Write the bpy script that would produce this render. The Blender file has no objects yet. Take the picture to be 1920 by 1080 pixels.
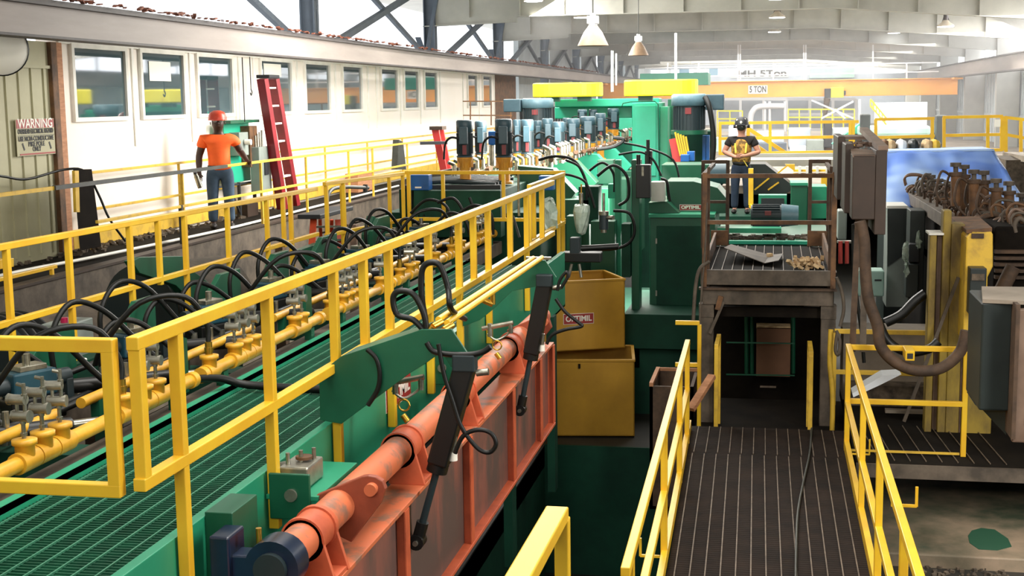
import bpy, math, random
from mathutils import Vector, Matrix
random.seed(7)
SC = bpy.context.scene
COL = SC.collection
# ------------------------------------------------------------------ camera, world, lights, exposure
F_PX, PITCH, YAW, ROLL, CAM_Z = 2500.0, 0.1397, 0.1954, -0.01426, 4.6
cy_, sy_ = math.cos(YAW), math.sin(YAW)
FW = Vector((-sy_*math.cos(PITCH), cy_*math.cos(PITCH), -math.sin(PITCH)))
R0 = Vector((cy_, sy_, 0)); U0 = R0.cross(FW)
RT = R0*math.cos(ROLL) + U0*math.sin(ROLL); UP = -R0*math.sin(ROLL) + U0*math.cos(ROLL)
CAM = Vector((0, 0, CAM_Z))
cd = bpy.data.cameras.new('camera'); cam = bpy.data.objects.new('camera', cd); COL.objects.link(cam)
cd.sensor_width = 36.0; cd.lens = 36.0*F_PX/1920.0; cd.clip_start = 0.1; cd.clip_end = 400
cam.matrix_world = Matrix(((RT.x, UP.x, -FW.x, 0), (RT.y, UP.y, -FW.y, 0), (RT.z, UP.z, -FW.z, CAM_Z), (0, 0, 0, 1)))
SC.camera = cam
SC.view_settings.view_transform = 'Standard'; SC.view_settings.look = 'None'
SC.view_settings.gamma = 1.0; SC.view_settings.use_curve_mapping = False
SC.view_settings.exposure = 0.7
w = bpy.data.worlds.new('daylight'); SC.world = w; w.use_nodes = True
bg = w.node_tree.nodes['Background']; bg.inputs[0].default_value = (0.93, 0.965, 1, 1); bg.inputs[1].default_value = 1.6

def area(loc, size, power, col=(1, 0.96, 0.9), rot=(0, 0, 0), aim=None):
    l = bpy.data.lights.new('added_light', 'AREA'); l.shape = 'RECTANGLE'; l.size, l.size_y = size  # one name for every added area light, low fills included
    l.energy = power; l.color = col
    o = bpy.data.objects.new('added_light', l); COL.objects.link(o); o.location = loc; o.rotation_euler = rot
    if aim: o.rotation_euler = (Vector(loc)-Vector(aim)).to_track_quat('Z', 'Y').to_euler()
    return o
# area lights added to light the hall: roof rows, wall washes and fills
area((-2.4, 8, 7.4), (2.5, 8), 330)
area((-4.6, 22, 7.0), (1.6, 18), 1700, aim=(-9.5, 23, 3.9))  # added wash that brightens the office wall
area((-6.5, 34, 7.3), (1.2, 14), 900, rot=(0, math.radians(-30), 0))
area((-2.5, 25, 6.9), (5, 10), 900)
area((3.6, 12, 7.3), (1.5, 8), 60)
area((3.3, 11.2, 1.75), (.6, .8), 38)  # added low lamp out of frame, brightens the concrete
area((0, 96, 4.5), (14, 4), 1600, rot=(math.radians(90), 0, 0))  # added light turned on the far wall to brighten it
area((1.5, 44, 6.7), (12, 14), 1500)  # added to brighten the far hall, with the next two
area((0.5, 64, 6.7), (12, 14), 1300)
area((0.5, 86, 6.7), (12, 18), 1600)
area((5.5, 6, 6.4), (1.5, 6), 480, aim=(-2.6, 10, 2.4))  # added side light from the right, aimed at the platform
area((-1.0, -2.0, 6.6), (6, 1.6), 210, aim=(-3, 10, 2.4))  # added frontal fill from behind and above the camera
area((8.0, 40, 6.8), (1, 22), 1200, rot=(0, math.radians(25), 0))
area((0, 50, 2.2), (10, 30), 900, rot=(math.pi, 0, 0))  # added fill pointing up at the undersides of the roof

def at(px, py, X=None, Y=None, Z=None):
    d = FW + RT*((px-960)/F_PX) - UP*((py-540)/F_PX)
    t = X/d.x if X is not None else (Y/d.y if Y is not None else (Z-CAM_Z)/d.z)
    return CAM + d*t

# ------------------------------------------------------------------ materials
def hexc(h):
    v = [int(h[i:i+2], 16)/255 for i in (0, 2, 4)]
    return tuple(c/12.92 if c <= 0.04045 else ((c+0.055)/1.055)**2.4 for c in v) + (1,)
MATS = {}
def mat(name, c1, c2=None, scale=3.0, rough=0.5, metal=0.0, bump=0.0, emit=0, stretch=None, lo=0.35, hi=0.65, detail=6, spec=None, trans=0):
    m = bpy.data.materials.new(name); m.use_nodes = True; nt = m.node_tree; b = nt.nodes['Principled BSDF']
    b.inputs['Roughness'].default_value = rough; b.inputs['Metallic'].default_value = metal
    if spec is not None: b.inputs['Specular IOR Level'].default_value = spec
    if trans: b.inputs['Transmission Weight'].default_value = trans
    a = hexc(c1)
    b.inputs['Base Color'].default_value = a
    if c2 or bump:
        tc = nt.nodes.new('ShaderNodeTexCoord'); mp = nt.nodes.new('ShaderNodeMapping'); nz = nt.nodes.new('ShaderNodeTexNoise')
        nt.links.new(tc.outputs['Object'], mp.inputs[0]); nt.links.new(mp.outputs[0], nz.inputs['Vector'])
        if stretch: mp.inputs['Scale'].default_value = stretch
        nz.inputs['Scale'].default_value = scale; nz.inputs['Detail'].default_value = detail; nz.inputs['Roughness'].default_value = 0.62
        if c2:
            r = nt.nodes.new('ShaderNodeValToRGB'); e = r.color_ramp.elements
            e[0].position = lo; e[0].color = a; e[1].position = hi; e[1].color = hexc(c2)
            nt.links.new(nz.outputs['Fac'], r.inputs[0]); nt.links.new(r.outputs[0], b.inputs['Base Color'])
        if bump:
            bp = nt.nodes.new('ShaderNodeBump'); bp.inputs['Strength'].default_value = bump; bp.inputs['Distance'].default_value = 0.02
            nt.links.new(nz.outputs['Fac'], bp.inputs['Height']); nt.links.new(bp.outputs[0], b.inputs['Normal'])
    if emit:
        b.inputs['Emission Color'].default_value = a; b.inputs['Emission Strength'].default_value = emit
    MATS[name] = m
    return m
mat('yellow', 'e9bf2c', 'dfab27', 2.5, 0.38)
mat('yellow_worn', 'd9b13a', 'a8843a', 5, 0.5, lo=0.5, hi=0.75)
mat('yellow_pipe', 'dca62a', 'c08c22', 6, 0.42)
mat('yellow_lid', 'eee22a', 'e6d822', 1, 0.45)
mat('yellow_bin', 'bf9026', 'aa7e20', 1.6, 0.5)
mat('green', '125a3f', '0f4c35', 1.5, 0.4)
mat('green_light', '2a9570', '1f8562', 1.2, 0.4)
mat('green_dark', '0d4230', '0a3527', 2, 0.7, spec=.3)
mat('green_bright', '27a987', '209a7a', 1.0, 0.38)
mat('grating_green', '105c40', '0c4631', 6, 0.6)
mat('grating_rod', '3a7a5f', None, rough=0.5)
mat('orange', 'c95f3b', 'a84c2f', 4, 0.55, lo=0.45, hi=0.7)
mat('orange_worn', 'c86a44', '8a6350', 5, 0.5, lo=0.5, hi=0.62, detail=9)
mat('orange_plate', '93594c', '5a4a45', 2.2, 0.5, lo=0.36, hi=0.56, stretch=(1, 1, 0.35), detail=8)
mat('redbrown', '9a4a30', '7d3b27', 4, 0.5)
mat('black', '0d0e0d', None, rough=0.42)
mat('rubber', '0e100f', None, rough=0.45, spec=.35)
mat('rubber_grey', '3c3f3a', '2a2c28', 4, rough=0.5)
mat('steel', 'b4b2a4', '7c7a6e', 9, 0.28, 0.85)
mat('steel_dull', 'b5b3a5', '86847a', 6, 0.32, 0.7)
mat('brass', 'c49a3d', None, rough=0.3, metal=0.9)
mat('navy', '16263f', '101c30', 4, 0.3)
mat('blue', '1f66b4', '1b58a0', 3, 0.35)
mat('teal_valve', '1d4653', '173844', 5, 0.35)
mat('motor', '36505a', '2b424c', 4, 0.42)
mat('motor_top', '5f7d88', '4e6b76', 4, 0.42)
mat('motor_dark', '1c2a2e', None, rough=0.5)
mat('motor_orange', 'd59a34', 'bd7f2c', 5, 0.45)
mat('red_label', '74282a', None, rough=0.5)
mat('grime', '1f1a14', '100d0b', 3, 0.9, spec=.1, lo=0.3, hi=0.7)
mat('rust', '5c4634', '3a2c21', 5, 0.75, lo=0.35, hi=0.65, bump=0.3)
mat('rust_warm', '7a5534', '4a3423', 5, 0.7, bump=0.3)
mat('rust_grey', '64584b', '3f372e', 4, 0.7, bump=0.2)
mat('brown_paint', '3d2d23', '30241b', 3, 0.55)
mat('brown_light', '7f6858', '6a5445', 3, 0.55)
mat('walk_plate', '2a1f18', '1b1410', 3, 0.8, bump=0.2, spec=.15)
mat('rod_light', '7a6a5a', '54483c', 9, 0.6)
mat('concrete', '94806b', '3b4433', .8, 0.6, lo=0.36, hi=0.6, detail=8, bump=0.2)
mat('concrete_floor', '2b2823', '1a1b17', 0.8, 0.65, lo=0.35, hi=0.65)
mat('concrete_pale', '96897a', '6f6557', 1.2, 0.7)
mat('white_wall', 'f4efe6', 'efe6da', 0.35, 0.6)
mat('white', 'eceae2', 'dcdad0', 3, 0.5)
mat('cream_panel', 'b9b594', 'a9a484', 1.0, 0.6)
mat('beam_grey', '9d928b', '857b75', 1.5, 0.55, stretch=(1, .15, 1))
mat('beam_dark', '514b4a', '3f3a3a', 3, 0.6)
mat('roof_steel', 'b3b2a9', 'a4a39b', 1.2, 0.6)
mat('column', '59636f', '4c5560', 2, 0.55)
mat('roof_sheet', 'c4c0b6', 'b4b0a6', 1.5, 0.6)
mat('wall_sheet', 'c0c8ca', 'aab2b4', 1.0, 0.6)
mat('crane_orange', 'f0a63c', 'e59a34', 1.0, 0.45)
mat('sign_white', 'f1eee2', None, rough=0.5)
mat('sign_red', '9b2f2b', None, rough=0.5)
mat('ink', '24262a', None, rough=0.6)
mat('cabinet_grey', '8b948e', '7b847e', 2, 0.5)
mat('cabinet_dark', '232c2a', '1b2221', 2, 0.45)
mat('ladder_red', '8e1c26', '7a1820', 3, 0.4)
mat('ladder_orange', 'e0542c', 'c94724', 3, 0.45)
mat('wood', 'c28a63', 'a6714d', 6, 0.7, stretch=(1, 1, 6))
mat('cardboard', '6f4c33', '5f3f2a', 2, 0.8)
mat('rubble', '6f6151', '3c342b', 8, 0.9, bump=0.6)
mat('chips', 'd8bd92', 'a5835c', 9, 0.9, bump=0.6)
mat('tarp', 'a9c6ee', '6488d6', .8, 0.45, bump=0.3, lo=.36, hi=.6, detail=2)
mat('tarp_pale', 'c6dcf2', 'a9c8ec', 1.2, 0.5)
mat('skin_dark', '3a2318', None, rough=0.5)
mat('skin_pale', 'c08a74', None, rough=0.5)
mat('shirt_orange', 'ff6a1c', 'f25e16', 4, 0.7)
mat('jeans', '44586b', '33465a', 8, 0.85)
mat('navy_trousers', '27364c', '1d2a3c', 6, 0.85)
mat('helmet_red', 'c8482f', 'b83d27', 5, 0.35)
mat('lens_dark', '2c2d2c', None, rough=0.15)
mat('vest', 'b98f42', '6d5128', 14, 0.8, lo=0.45, hi=0.55, detail=2)
mat('vest_stripe', 'e8d34a', None, rough=0.6)
mat('shirt_black', '1d1a1a', None, rough=0.85)
mat('shoe', '1c1815', None, rough=0.6)
mat('bell_shade', 'a58b74', '8d745f', 4, 0.5)
mat('yellow_old', 'a08730', '5f4e28', 3, 0.6, lo=.38, hi=.62, stretch=(1, 1, .4))
mat('bark_red', 'a06450', '6f4232', 6, 0.8)
mat('lamp_shell', 'd8cfc0', 'c4b8a6', 4, 0.45)
mat('lamp_glow', 'f4f8ff', None, emit=9)
mat('daylight_panel', 'f4f7ff', None, emit=3.0)
mat('door_glow', 'f6f8ff', None, emit=2.2)
mat('sky_blue_panel', '5d9fbf', None, rough=0.5)
mat('panel_green_pale', 'a7c9bd', '93b8ab', 2, 0.5)
mat('valve_red', 'b0413a', None, rough=0.4)
mat('magenta', 'b5174d', None, rough=0.4)
mat('plastic_bag', 'b9c7b9', '8fa394', 7, 0.2, bump=0.5)
mat('green_stain', '1d4a34', None, rough=0.7)
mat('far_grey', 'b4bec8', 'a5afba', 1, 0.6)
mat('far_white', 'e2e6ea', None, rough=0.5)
mat('red_toolbox', 'c03a38', None, rough=0.4)
def glass_mat():
    m = bpy.data.materials.new('window_glass'); m.use_nodes = True; nt = m.node_tree; b = nt.nodes['Principled BSDF']
    b.inputs['Base Color'].default_value = hexc('3b5257'); b.inputs['Roughness'].default_value = 0.04
    b.inputs['Specular IOR Level'].default_value = 1.0; b.inputs['Coat Weight'].default_value = 1.0; b.inputs['Coat Roughness'].default_value = 0.03
    MATS['window_glass'] = m
glass_mat()

# ------------------------------------------------------------------ mesh builder
def tag(o, label=None, cat=None, group=None, kind=None):
    if label: o['label'] = label
    if cat: o['category'] = cat
    if group: o['group'] = group
    if kind: o['kind'] = kind
    return o
def root(name, label, cat, loc=(0, 0, 0), rz=0, group=None, kind=None):
    o = bpy.data.objects.new(name, None); COL.objects.link(o); o.empty_display_size = 0.1
    o.location = loc; o.rotation_euler = (0, 0, rz)
    return tag(o, label, cat, group, kind)
def frame(a, b, up=None):
    z = (b-a); L = z.length; z = z/L if L > 1e-9 else Vector((0, 0, 1))
    u = up or (Vector((0, 0, 1)) if abs(z.z) < 0.95 else Vector((0, 1, 0)))
    x = u.cross(z).normalized(); y = z.cross(x)
    return x, y, z, L
JIT = random.Random(5)
class MB:
    def __init__(s, loc=None): s.v = []; s.f = []; s.sm = []; s.o = Vector(loc) if loc is not None else Vector((0, 0, 0))
    def add(s, vs, fs, smooth=False):
        n = len(s.v); s.v += [tuple(Vector(q)-s.o) for q in vs]
        s.f += [tuple(i+n for i in f) for f in fs]; s.sm += [smooth]*len(fs); return s
    def hexa(s, p): return s.add(p, [(0, 3, 2, 1), (4, 5, 6, 7), (0, 1, 5, 4), (1, 2, 6, 5), (2, 3, 7, 6), (3, 0, 4, 7)])
    def box(s, x0, x1, y0, y1, z0, z1):
        if x0 > x1: x0, x1 = x1, x0
        if y0 > y1: y0, y1 = y1, y0
        if z0 > z1: z0, z1 = z1, z0
        return s.hexa([(x0, y0, z0), (x1, y0, z0), (x1, y1, z0), (x0, y1, z0), (x0, y0, z1), (x1, y0, z1), (x1, y1, z1), (x0, y1, z1)])
    def cbox(s, c, sx, sy, sz, rz=0, rx=0, ry=0):
        M = Matrix.Rotation(rz, 3, 'Z') @ Matrix.Rotation(ry, 3, 'Y') @ Matrix.Rotation(rx, 3, 'X'); c = Vector(c)
        return s.hexa([c+M@Vector((i*sx/2, j*sy/2, k*sz/2)) for k in (-1, 1) for i, j in ((-1, -1), (1, -1), (1, 1), (-1, 1))])
    def bar(s, a, b, w, h=None, up=None):
        a = Vector(a); b = Vector(b); h = h or w; x, y, z, L = frame(a, b, up); w *= JIT.uniform(.96, 1); h *= JIT.uniform(.96, 1); a = a-z*JIT.uniform(0, .003); b = b+z*JIT.uniform(0, .003)
        p = [q+x*i*w/2+y*j*h/2 for q in (a, b) for i, j in ((-1, -1), (1, -1), (1, 1), (-1, 1))]
        return s.hexa(p)
    def cyl(s, a, b, r, r2=None, n=14, caps=True):
        a = Vector(a); b = Vector(b); r2 = r if r2 is None else r2; x, y, z, L = frame(a, b)
        vs = [q+x*rr*math.cos(2*math.pi*i/n)+y*rr*math.sin(2*math.pi*i/n) for q, rr in ((a, r), (b, r2)) for i in range(n)]
        s.add(vs, [(i, (i+1) % n, n+(i+1) % n, n+i) for i in range(n)], True)
        if caps: s.add(vs, [tuple(range(n))[::-1], tuple(range(n, 2*n))])
        return s
    def tube(s, pts, r, n=8, sub=5):
        P = [Vector(p) for p in pts]
        if sub > 1 and len(P) > 2:
            Q = []
            for i in range(len(P)-1):
                p0 = P[max(i-1, 0)]; p1 = P[i]; p2 = P[i+1]; p3 = P[min(i+2, len(P)-1)]
                for k in range(sub):
                    t = k/sub
                    Q.append(0.5*((2*p1)+(p2-p0)*t+(2*p0-5*p1+4*p2-p3)*t*t+(3*p1-p0-3*p2+p3)*t**3))
            P = Q+[P[-1]]
        vs = []; x = None
        for i, p in enumerate(P):
            t = (P[min(i+1, len(P)-1)]-P[max(i-1, 0)]).normalized()
            if x is None: x = (Vector((0, 0, 1)) if abs(t.z) < 0.9 else Vector((1, 0, 0))).cross(t).normalized()
            else:
                x = (x-t*x.dot(t)); x = x.normalized() if x.length > 1e-6 else t.orthogonal().normalized()
            y = t.cross(x)
            rr = r[min(int(i*len(r)/len(P)), len(r)-1)] if isinstance(r, (list, tuple)) else r
            vs += [p+x*rr*math.cos(2*math.pi*k/n)+y*rr*math.sin(2*math.pi*k/n) for k in range(n)]
        m = len(P)
        s.add(vs, [(i*n+k, i*n+(k+1) % n, (i+1)*n+(k+1) % n, (i+1)*n+k) for i in range(m-1) for k in range(n)], True)
        s.add(vs, [tuple(range(n))[::-1], tuple(range((m-1)*n, m*n))]); return s
    def lathe(s, prof, c, axis=(0, 0, 1), n=20):
        c = Vector(c); x, y, z, L = frame(c, c+Vector(axis)); vs = []
        for r, h in prof: vs += [c+z*h+x*r*math.cos(2*math.pi*k/n)+y*r*math.sin(2*math.pi*k/n) for k in range(n)]
        m = len(prof)
        s.add(vs, [(i*n+k, i*n+(k+1) % n, (i+1)*n+(k+1) % n, (i+1)*n+k) for i in range(m-1) for k in range(n)], True); return s
    def prism(s, pts, d):
        a = [Vector(p) for p in pts]; d = Vector(d); n = len(a); vs = a+[p+d for p in a]
        nrm = Vector((0, 0, 0))
        for i in range(n): nrm += a[i].cross(a[(i+1) % n])
        fl = nrm.dot(d) > 0
        f = [tuple(range(n))[::-1], tuple(range(n, 2*n))]+[(i, (i+1) % n, n+(i+1) % n, n+i) for i in range(n)]
        if not fl: f = [q[::-1] for q in f]
        return s.add(vs, f)
    def ball(s, c, r, n=12, sz=1.0, sx=1.0, sy=1.0):
        c = Vector(c); vs = []; m = n//2+1
        for i in range(m):
            t = math.pi*i/(m-1)
            vs += [c+Vector((sx*r*math.sin(t)*math.cos(2*math.pi*k/n), sy*r*math.sin(t)*math.sin(2*math.pi*k/n), sz*r*math.cos(t))) for k in range(n)]
        return s.add(vs, [(i*n+k, (i+1)*n+k, (i+1)*n+(k+1) % n, i*n+(k+1) % n) for i in range(m-1) for k in range(n)], True)
    def crumple(s, k):
        s.v = [tuple(Vector(v)+k*Vector((JIT.uniform(-1, 1), JIT.uniform(-1, 1), JIT.uniform(-1, 1)))) for v in s.v]; s.sm = [False]*len(s.f); return s
    def build(s, name, m, parent=None, bevel=0, label=None, **kw):
        me = bpy.data.meshes.new(name); me.from_pydata(s.v, [], s.f); me.materials.append(MATS[m])
        me.polygons.foreach_set('use_smooth', s.sm); me.update()
        o = bpy.data.objects.new(name, me); COL.objects.link(o); o.location = s.o
        if parent: o.parent = parent; o.matrix_parent_inverse = Matrix(); o.location = s.o
        if bevel:
            b = o.modifiers.new('bevel', 'BEVEL'); b.width = bevel; b.segments = 2; b.limit_method = 'ANGLE'; b.angle_limit = math.radians(50)
        if label: o['label'] = label
        tag(o, None, **kw) if kw else None
        return o
def world_part(mb, name, m, parent, **k):
    """part given in world coordinates under a moved parent (parent without rotation)"""
    o = mb.build(name, m, parent, **k); o.location = Vector(mb.o)-Vector(parent.location); return o
def copy_tree(o, parent=None):
    c = o.copy(); COL.objects.link(c); c.parent = parent
    for ch in o.children: copy_tree(ch, c)
    return c
def solo(mb, name, m, label, cat, group=None, kind=None, bevel=0):
    vs = [Vector(v) for v in mb.v]
    cx = sum(v.x for v in vs)/len(vs); cy = sum(v.y for v in vs)/len(vs); cz = min(v.z for v in vs)
    sh = Vector((cx, cy, cz)); mb.v = [tuple(v-sh) for v in vs]; mb.o = mb.o+sh
    o = mb.build(name, m, None, bevel=bevel); return tag(o, label, cat, group, kind)
def struct(mb, name, m, bevel=0):
    o = mb.build(name, m, None, bevel=bevel); o['kind'] = 'structure'; return o
def thing(name, label, cat, loc, group=None):
    return root(name, label, cat, loc, 0, group)
def text_mesh(txt, size, name, m, parent, loc, rot, width=None, extr=0.004, bold=0.0):
    cu = bpy.data.curves.new('lettering', 'FONT'); cu.body = txt; cu.size = size; cu.extrude = extr; cu.align_x = 'CENTER'; cu.align_y = 'CENTER'; cu.offset = bold
    t = bpy.data.objects.new('lettering', cu); COL.objects.link(t)
    dg = bpy.context.evaluated_depsgraph_get(); me = bpy.data.meshes.new_from_object(t.evaluated_get(dg))
    bpy.data.objects.remove(t); bpy.data.curves.remove(cu)
    me.materials.clear(); me.materials.append(MATS[m])
    xs = [v.co.x for v in me.vertices]
    if width and xs:
        k = width/(max(xs)-min(xs))
        for v in me.vertices: v.co.x *= k
    o = bpy.data.objects.new(name, me); COL.objects.link(o); o.parent = parent; o.location = loc; o.rotation_euler = rot
    return o
# ================================================================== THE HALL
b = MB(); b.box(-14, 10.6, 17.3, 112, -0.3, 0); b.box(-14, -3.0, -3, 17.3, -.3, 0); b.box(-14, 10.6, -3, 17.3, -2.1, -1.8)
struct(b, 'floor', 'concrete_floor')
b = MB(); b.box(-3.0, 1.0, 17.26, 17.3, -1.8, -.0); b.box(-3.04, -3.0, -3, 17.3, -1.8, -.02)
struct(b, 'wall_pit', 'green_dark')
# roof: sheet with shallow corrugation ribs on purlins
def roof_z(x): return 8.15 - 0.075*max(0, x-1.5)
b = MB(); b.hexa([(-14, -3, 8.15), (1.5, -3, 8.15), (1.5, 112, 8.15), (-14, 112, 8.15), (-14, -3, 8.25), (1.5, -3, 8.25), (1.5, 112, 8.25), (-14, 112, 8.25)])
b.hexa([(1.5, -3, 8.15), (11, -3, 7.44), (11, 112, 7.44), (1.5, 112, 8.15), (1.5, -3, 8.25), (11, -3, 7.54), (11, 112, 7.54), (1.5, 112, 8.25)])
for y in range(30, 110, 2): b.box(-10, 1.5, y, y+0.08, 8.0, 8.15)
struct(b, 'ceiling', 'roof_sheet')
# left: office wall with battens and a low parapet
b = MB(); b.box(-9.75, -9.5, 16.6, 45.4, 0, 5.62)
struct(b, 'wall_left', 'white_wall')
b = MB()
for y in (18.82, 20.85, 22.9, 23.6, 25.9, 28.3, 30.7, 31.4, 33.5, 35.5, 37.7, 40.6, 42.9, 45.3): b.box(-9.5, -9.475, y-0.035, y+0.035, 4.0, 5.5)
b.box(-9.5, -9.47, 16.7, 45.3, 5.45, 5.5)
struct(b, 'trim_1', 'white')
WIN = [(17.07, 18.54), (19.09, 20.53), (21.13, 22.52), (23.94, 25.5), (26.36, 27.85), (28.8, 30.14), (31.78, 33.15), (33.86, 35.19), (35.92, 37.22), (41.21, 42.44), (43.41, 44.68)]
for i, (y0, y1) in enumerate(WIN):
    r = root('window_%d' % (i+1), None, None, (-9.5, y0, 4.45), kind='structure')
    L = y1-y0; m = MB()
    for a in ((0, L, -.06, 0), (0, L, .95, 1.01), (-.07, 0, -.06, 1.01), (L, L+.07, -.06, 1.01)):
        m.box(0, .05, a[0], a[1], a[2], a[3])
    m.build('window_frame', 'white', r); MB().box(0.004, .012, 0, L, 0, .95).build('pane', 'window_glass', r)
# papers behind two of the panes
for yy, z0, z1, d in ((19.35, 4.98, 5.28, .75), (24.1, 5.12, 5.36, .9)):
    solo(MB().box(-9.484, -9.478, yy, yy+d, z0, z1), 'notice_sheet', 'sign_white', 'white paper sheet taped to the %s office window' % ('second' if yy < 20 else 'fourth'), 'paper sheet')
# yellow skirting along the office wall
struct(MB().box(-9.5, -9.42, 16.7, 45.3, 2.66, 2.86), 'baseboard_left', 'yellow_worn')
# cream corrugated panel in front of the office
b = MB(); b.box(-9.6, -9.42, 5, 16.3, 0, 5.45)
for k in range(38): b.box(-9.42, -9.40, 5.05+k*0.3, 5.08+k*0.3, 2.7, 5.1)
b.box(-9.42, -9.385, 5, 16.3, 5.1, 5.14)
struct(b, 'wall_left_panel', 'cream_panel')
b = MB(); b.box(-9.62, -9.36, 16.3, 16.45, 2.66, 5.45); struct(b, 'trim_2', 'rust_warm', .01)
b = MB(); b.box(-9.62, -9.38, 16.45, 16.62, 2.66, 5.45); struct(b, 'trim_3', 'wood', .01)
# right wall: sheeting with tapered columns, open glazing strip above
b = MB(); b.box(9.9, 10.1, 30, 112, 0, 5.6)
for k in range(100): b.box(9.86, 9.9, 34+k*0.75, 34.12+k*.75, 0, 5.6)
b.box(9.85, 9.9, 34, 110, 3.6, 3.7)
struct(b, 'wall_right', 'wall_sheet')
struct(MB().box(9.9, 10.1, 60, 112, 6.9, 7.6), 'wall_right_upper', 'wall_sheet')
b = MB(); b.box(9.95, 10.0, 34, 74, 5.7, 7.5); struct(b, 'window_12', 'daylight_panel')
b = MB()
for y in range(34, 76, 4): b.box(9.88, 9.95, y-.06, y+.06, 5.6, 7.6)
struct(b, 'trim_5', 'wall_sheet')
struct(MB().box(-14, 10.1, -3.2, -3.0, -1.8, 8.15), 'wall_back', 'wall_sheet')
struct(MB().box(9.9, 10.1, -3.2, 34, -1.8, 8.0), 'wall_right_near', 'wall_sheet')
struct(MB().box(-9.62, -9.5, -3, 5, 0, 5.6), 'wall_left_near', 'cream_panel')
for i, y in enumerate((48.6, 58.6, 68.1, 78, 88, 98)):
    b = MB(); b.hexa([(9.0, y-.14, 0), (9.85, y-.14, 0), (9.85, y+.14, 0), (9.0, y+.14, 0), (8.9, y-.14, 7), (9.85, y-.14, 7), (9.85, y+.14, 7), (8.9, y+.14, 7)])
    struct(b, 'wall_column_right', 'roof_steel', .01)
# far end wall with a glazed band
b = MB(); b.box(-14, 10.1, 110, 110.3, 0, 5.4); b.box(-14, 10.1, 110, 110.3, 6.9, 8.2)
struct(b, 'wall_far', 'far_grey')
b = MB(); b.box(-1.3, 9.8, 34, 110, 2.2, 2.4); b.box(-9.9, -1.3, 42, 110, 2.2, 2.4)
struct(b, 'floor_upper', 'concrete_pale')
b = MB()
for x in (-8.5, -6.4, -4.3, -2.2, -.1, 2, 4.1, 6.2, 8.3): b.box(x-.12, x+.12, 110, 110.2, 5.4, 6.9)
struct(b, 'trim_4', 'far_white')
b = MB()
for x0, x1 in ((-7.7, -6.9), (-5.3, -4.6)): b.box(x0, x1, 109.8, 110, 5.4, 6.9)
struct(b, 'wall_far_panel', 'sky_blue_panel')
# left upper sheeting beyond the office, with open daylight gaps
b = MB()
for y0, y1 in ((52.5, 57.5), (60.0, 66.8), (70, 76), (79, 87), (91, 97), (100, 110)): b.box(-10.2, -10.0, y0, y1, 0, 8.15)
b.box(-10.2, -10.0, 50, 110, 0, 4.3)
for k in range(80): b.box(-10.0, -9.97, 46+k*.8, 46.06+k*.8, 0, 4.3)
struct(b, 'wall_left_far', 'wall_sheet')
struct(MB().box(-10.1, -9.6, 45.5, 49.8, 0, 5.5), 'wall_left_dark_bay', 'rust_warm')
# runway beams: I section
def runway(x, name, y0, y1, z0, z1, inner, flip):
    b = MB(); s = flip
    b.box(x-.02, x+.02, y0, y1, z0+.03, z1-.04); b.box(x-.17, x+.17, y0, y1, z0, z0+.03); b.box(x-.17, x+.17, y0, y1, z1-.04, z1)
    return b
r = root('crane_runway_beam', 'grey steel crane runway beam along the office wall, above the windows', 'crane beam', (-8.3, 11, 5.40))
part = lambda mb, n, m, p, **k: world_part(mb, n, m, p, **k)
part(MB().box(-8.48, -8.3, 8, 100, 5.42, 5.76), 'web', 'beam_grey', r)
part(MB().box(-8.55, -8.26, 8, 100, 5.39, 5.42), 'bottom_flange', 'beam_dark', r)
part(MB().box(-8.6, -8.22, 8, 100, 5.76, 5.79), 'top_flange', 'beam_dark', r)
part(MB().box(-8.44, -8.38, 8, 100, 5.79, 5.85), 'crane_rail', 'beam_dark', r)
b = MB(); random.seed(3)
for k in range(420):
    y = 14+random.random()*50; d = random.uniform(.02, .11)
    b.cbox((-8.28-random.random()*.14, y, 5.87+d*.12), .05, d*1.6, d*.28, rz=random.random()*.5, rx=random.uniform(-.3, .3))
solo(b, 'bark_debris', 'bark_red', 'reddish bark debris lying along the top of the left crane runway beam', 'debris', kind='stuff')
r = root('crane_runway_beam', 'pale grey crane runway beam along the bright right wall', 'crane beam', (8.4, 30, 5.4))
part(MB().box(8.4, 8.46, 30, 109, 5.45, 6.0), 'web', 'beam_grey', r)
part(MB().box(8.25, 8.62, 30, 109, 5.40, 5.45), 'bottom_flange', 'beam_dark', r)
part(MB().box(8.25, 8.62, 30, 109, 6.0, 6.04), 'top_flange', 'beam_dark', r)
# columns, cross braces and rafters
CY = (28.2, 38.7, 48.6, 58.6, 68.1, 78, 88, 98)
for i, y in enumerate(CY):
    b = MB(); w_ = .17
    b.box(-10.0-w_, -10.0+w_, y-.012, y+.012, 5.5, 8.1); b.box(-10.0-w_, -10.0-w_+.03, y-.15, y+.15, 5.5, 8.1); b.box(-10.0+w_-.03, -10.0+w_, y-.15, y+.15, 5.5, 8.1)
    if y > 46: b.box(-10.0-w_, -10.0+w_, y-.15, y+.15, 0, 5.5)
    b.box(-10.3, -9.7, y-.25, y+.25, 5.5, 5.56)
    struct(b, 'wall_column_left', 'column')
for i in range(len(CY)-1):
    y0, y1 = CY[i], CY[i+1]; ym = (y0+y1)/2
    b = MB(); b.bar((-9.85, y0+.15, 5.7), (-9.85, y1, 8.1), .14); struct(b, 'wall_brace_rising', 'column')
    b = MB(); b.bar((-9.95, y0+1.5, 8.0), (-9.95, y1-.2, 5.75), .11)
    b.bar((-9.95, y1-.9, 5.7), (-9.6, y1-.3, 8.1), .1); b.bar((-9.95, y1-1.6, 6.4), (-9.95, y1-.6, 5.7), .16, .03)
    struct(b, 'wall_brace_falling', 'column')
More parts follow.
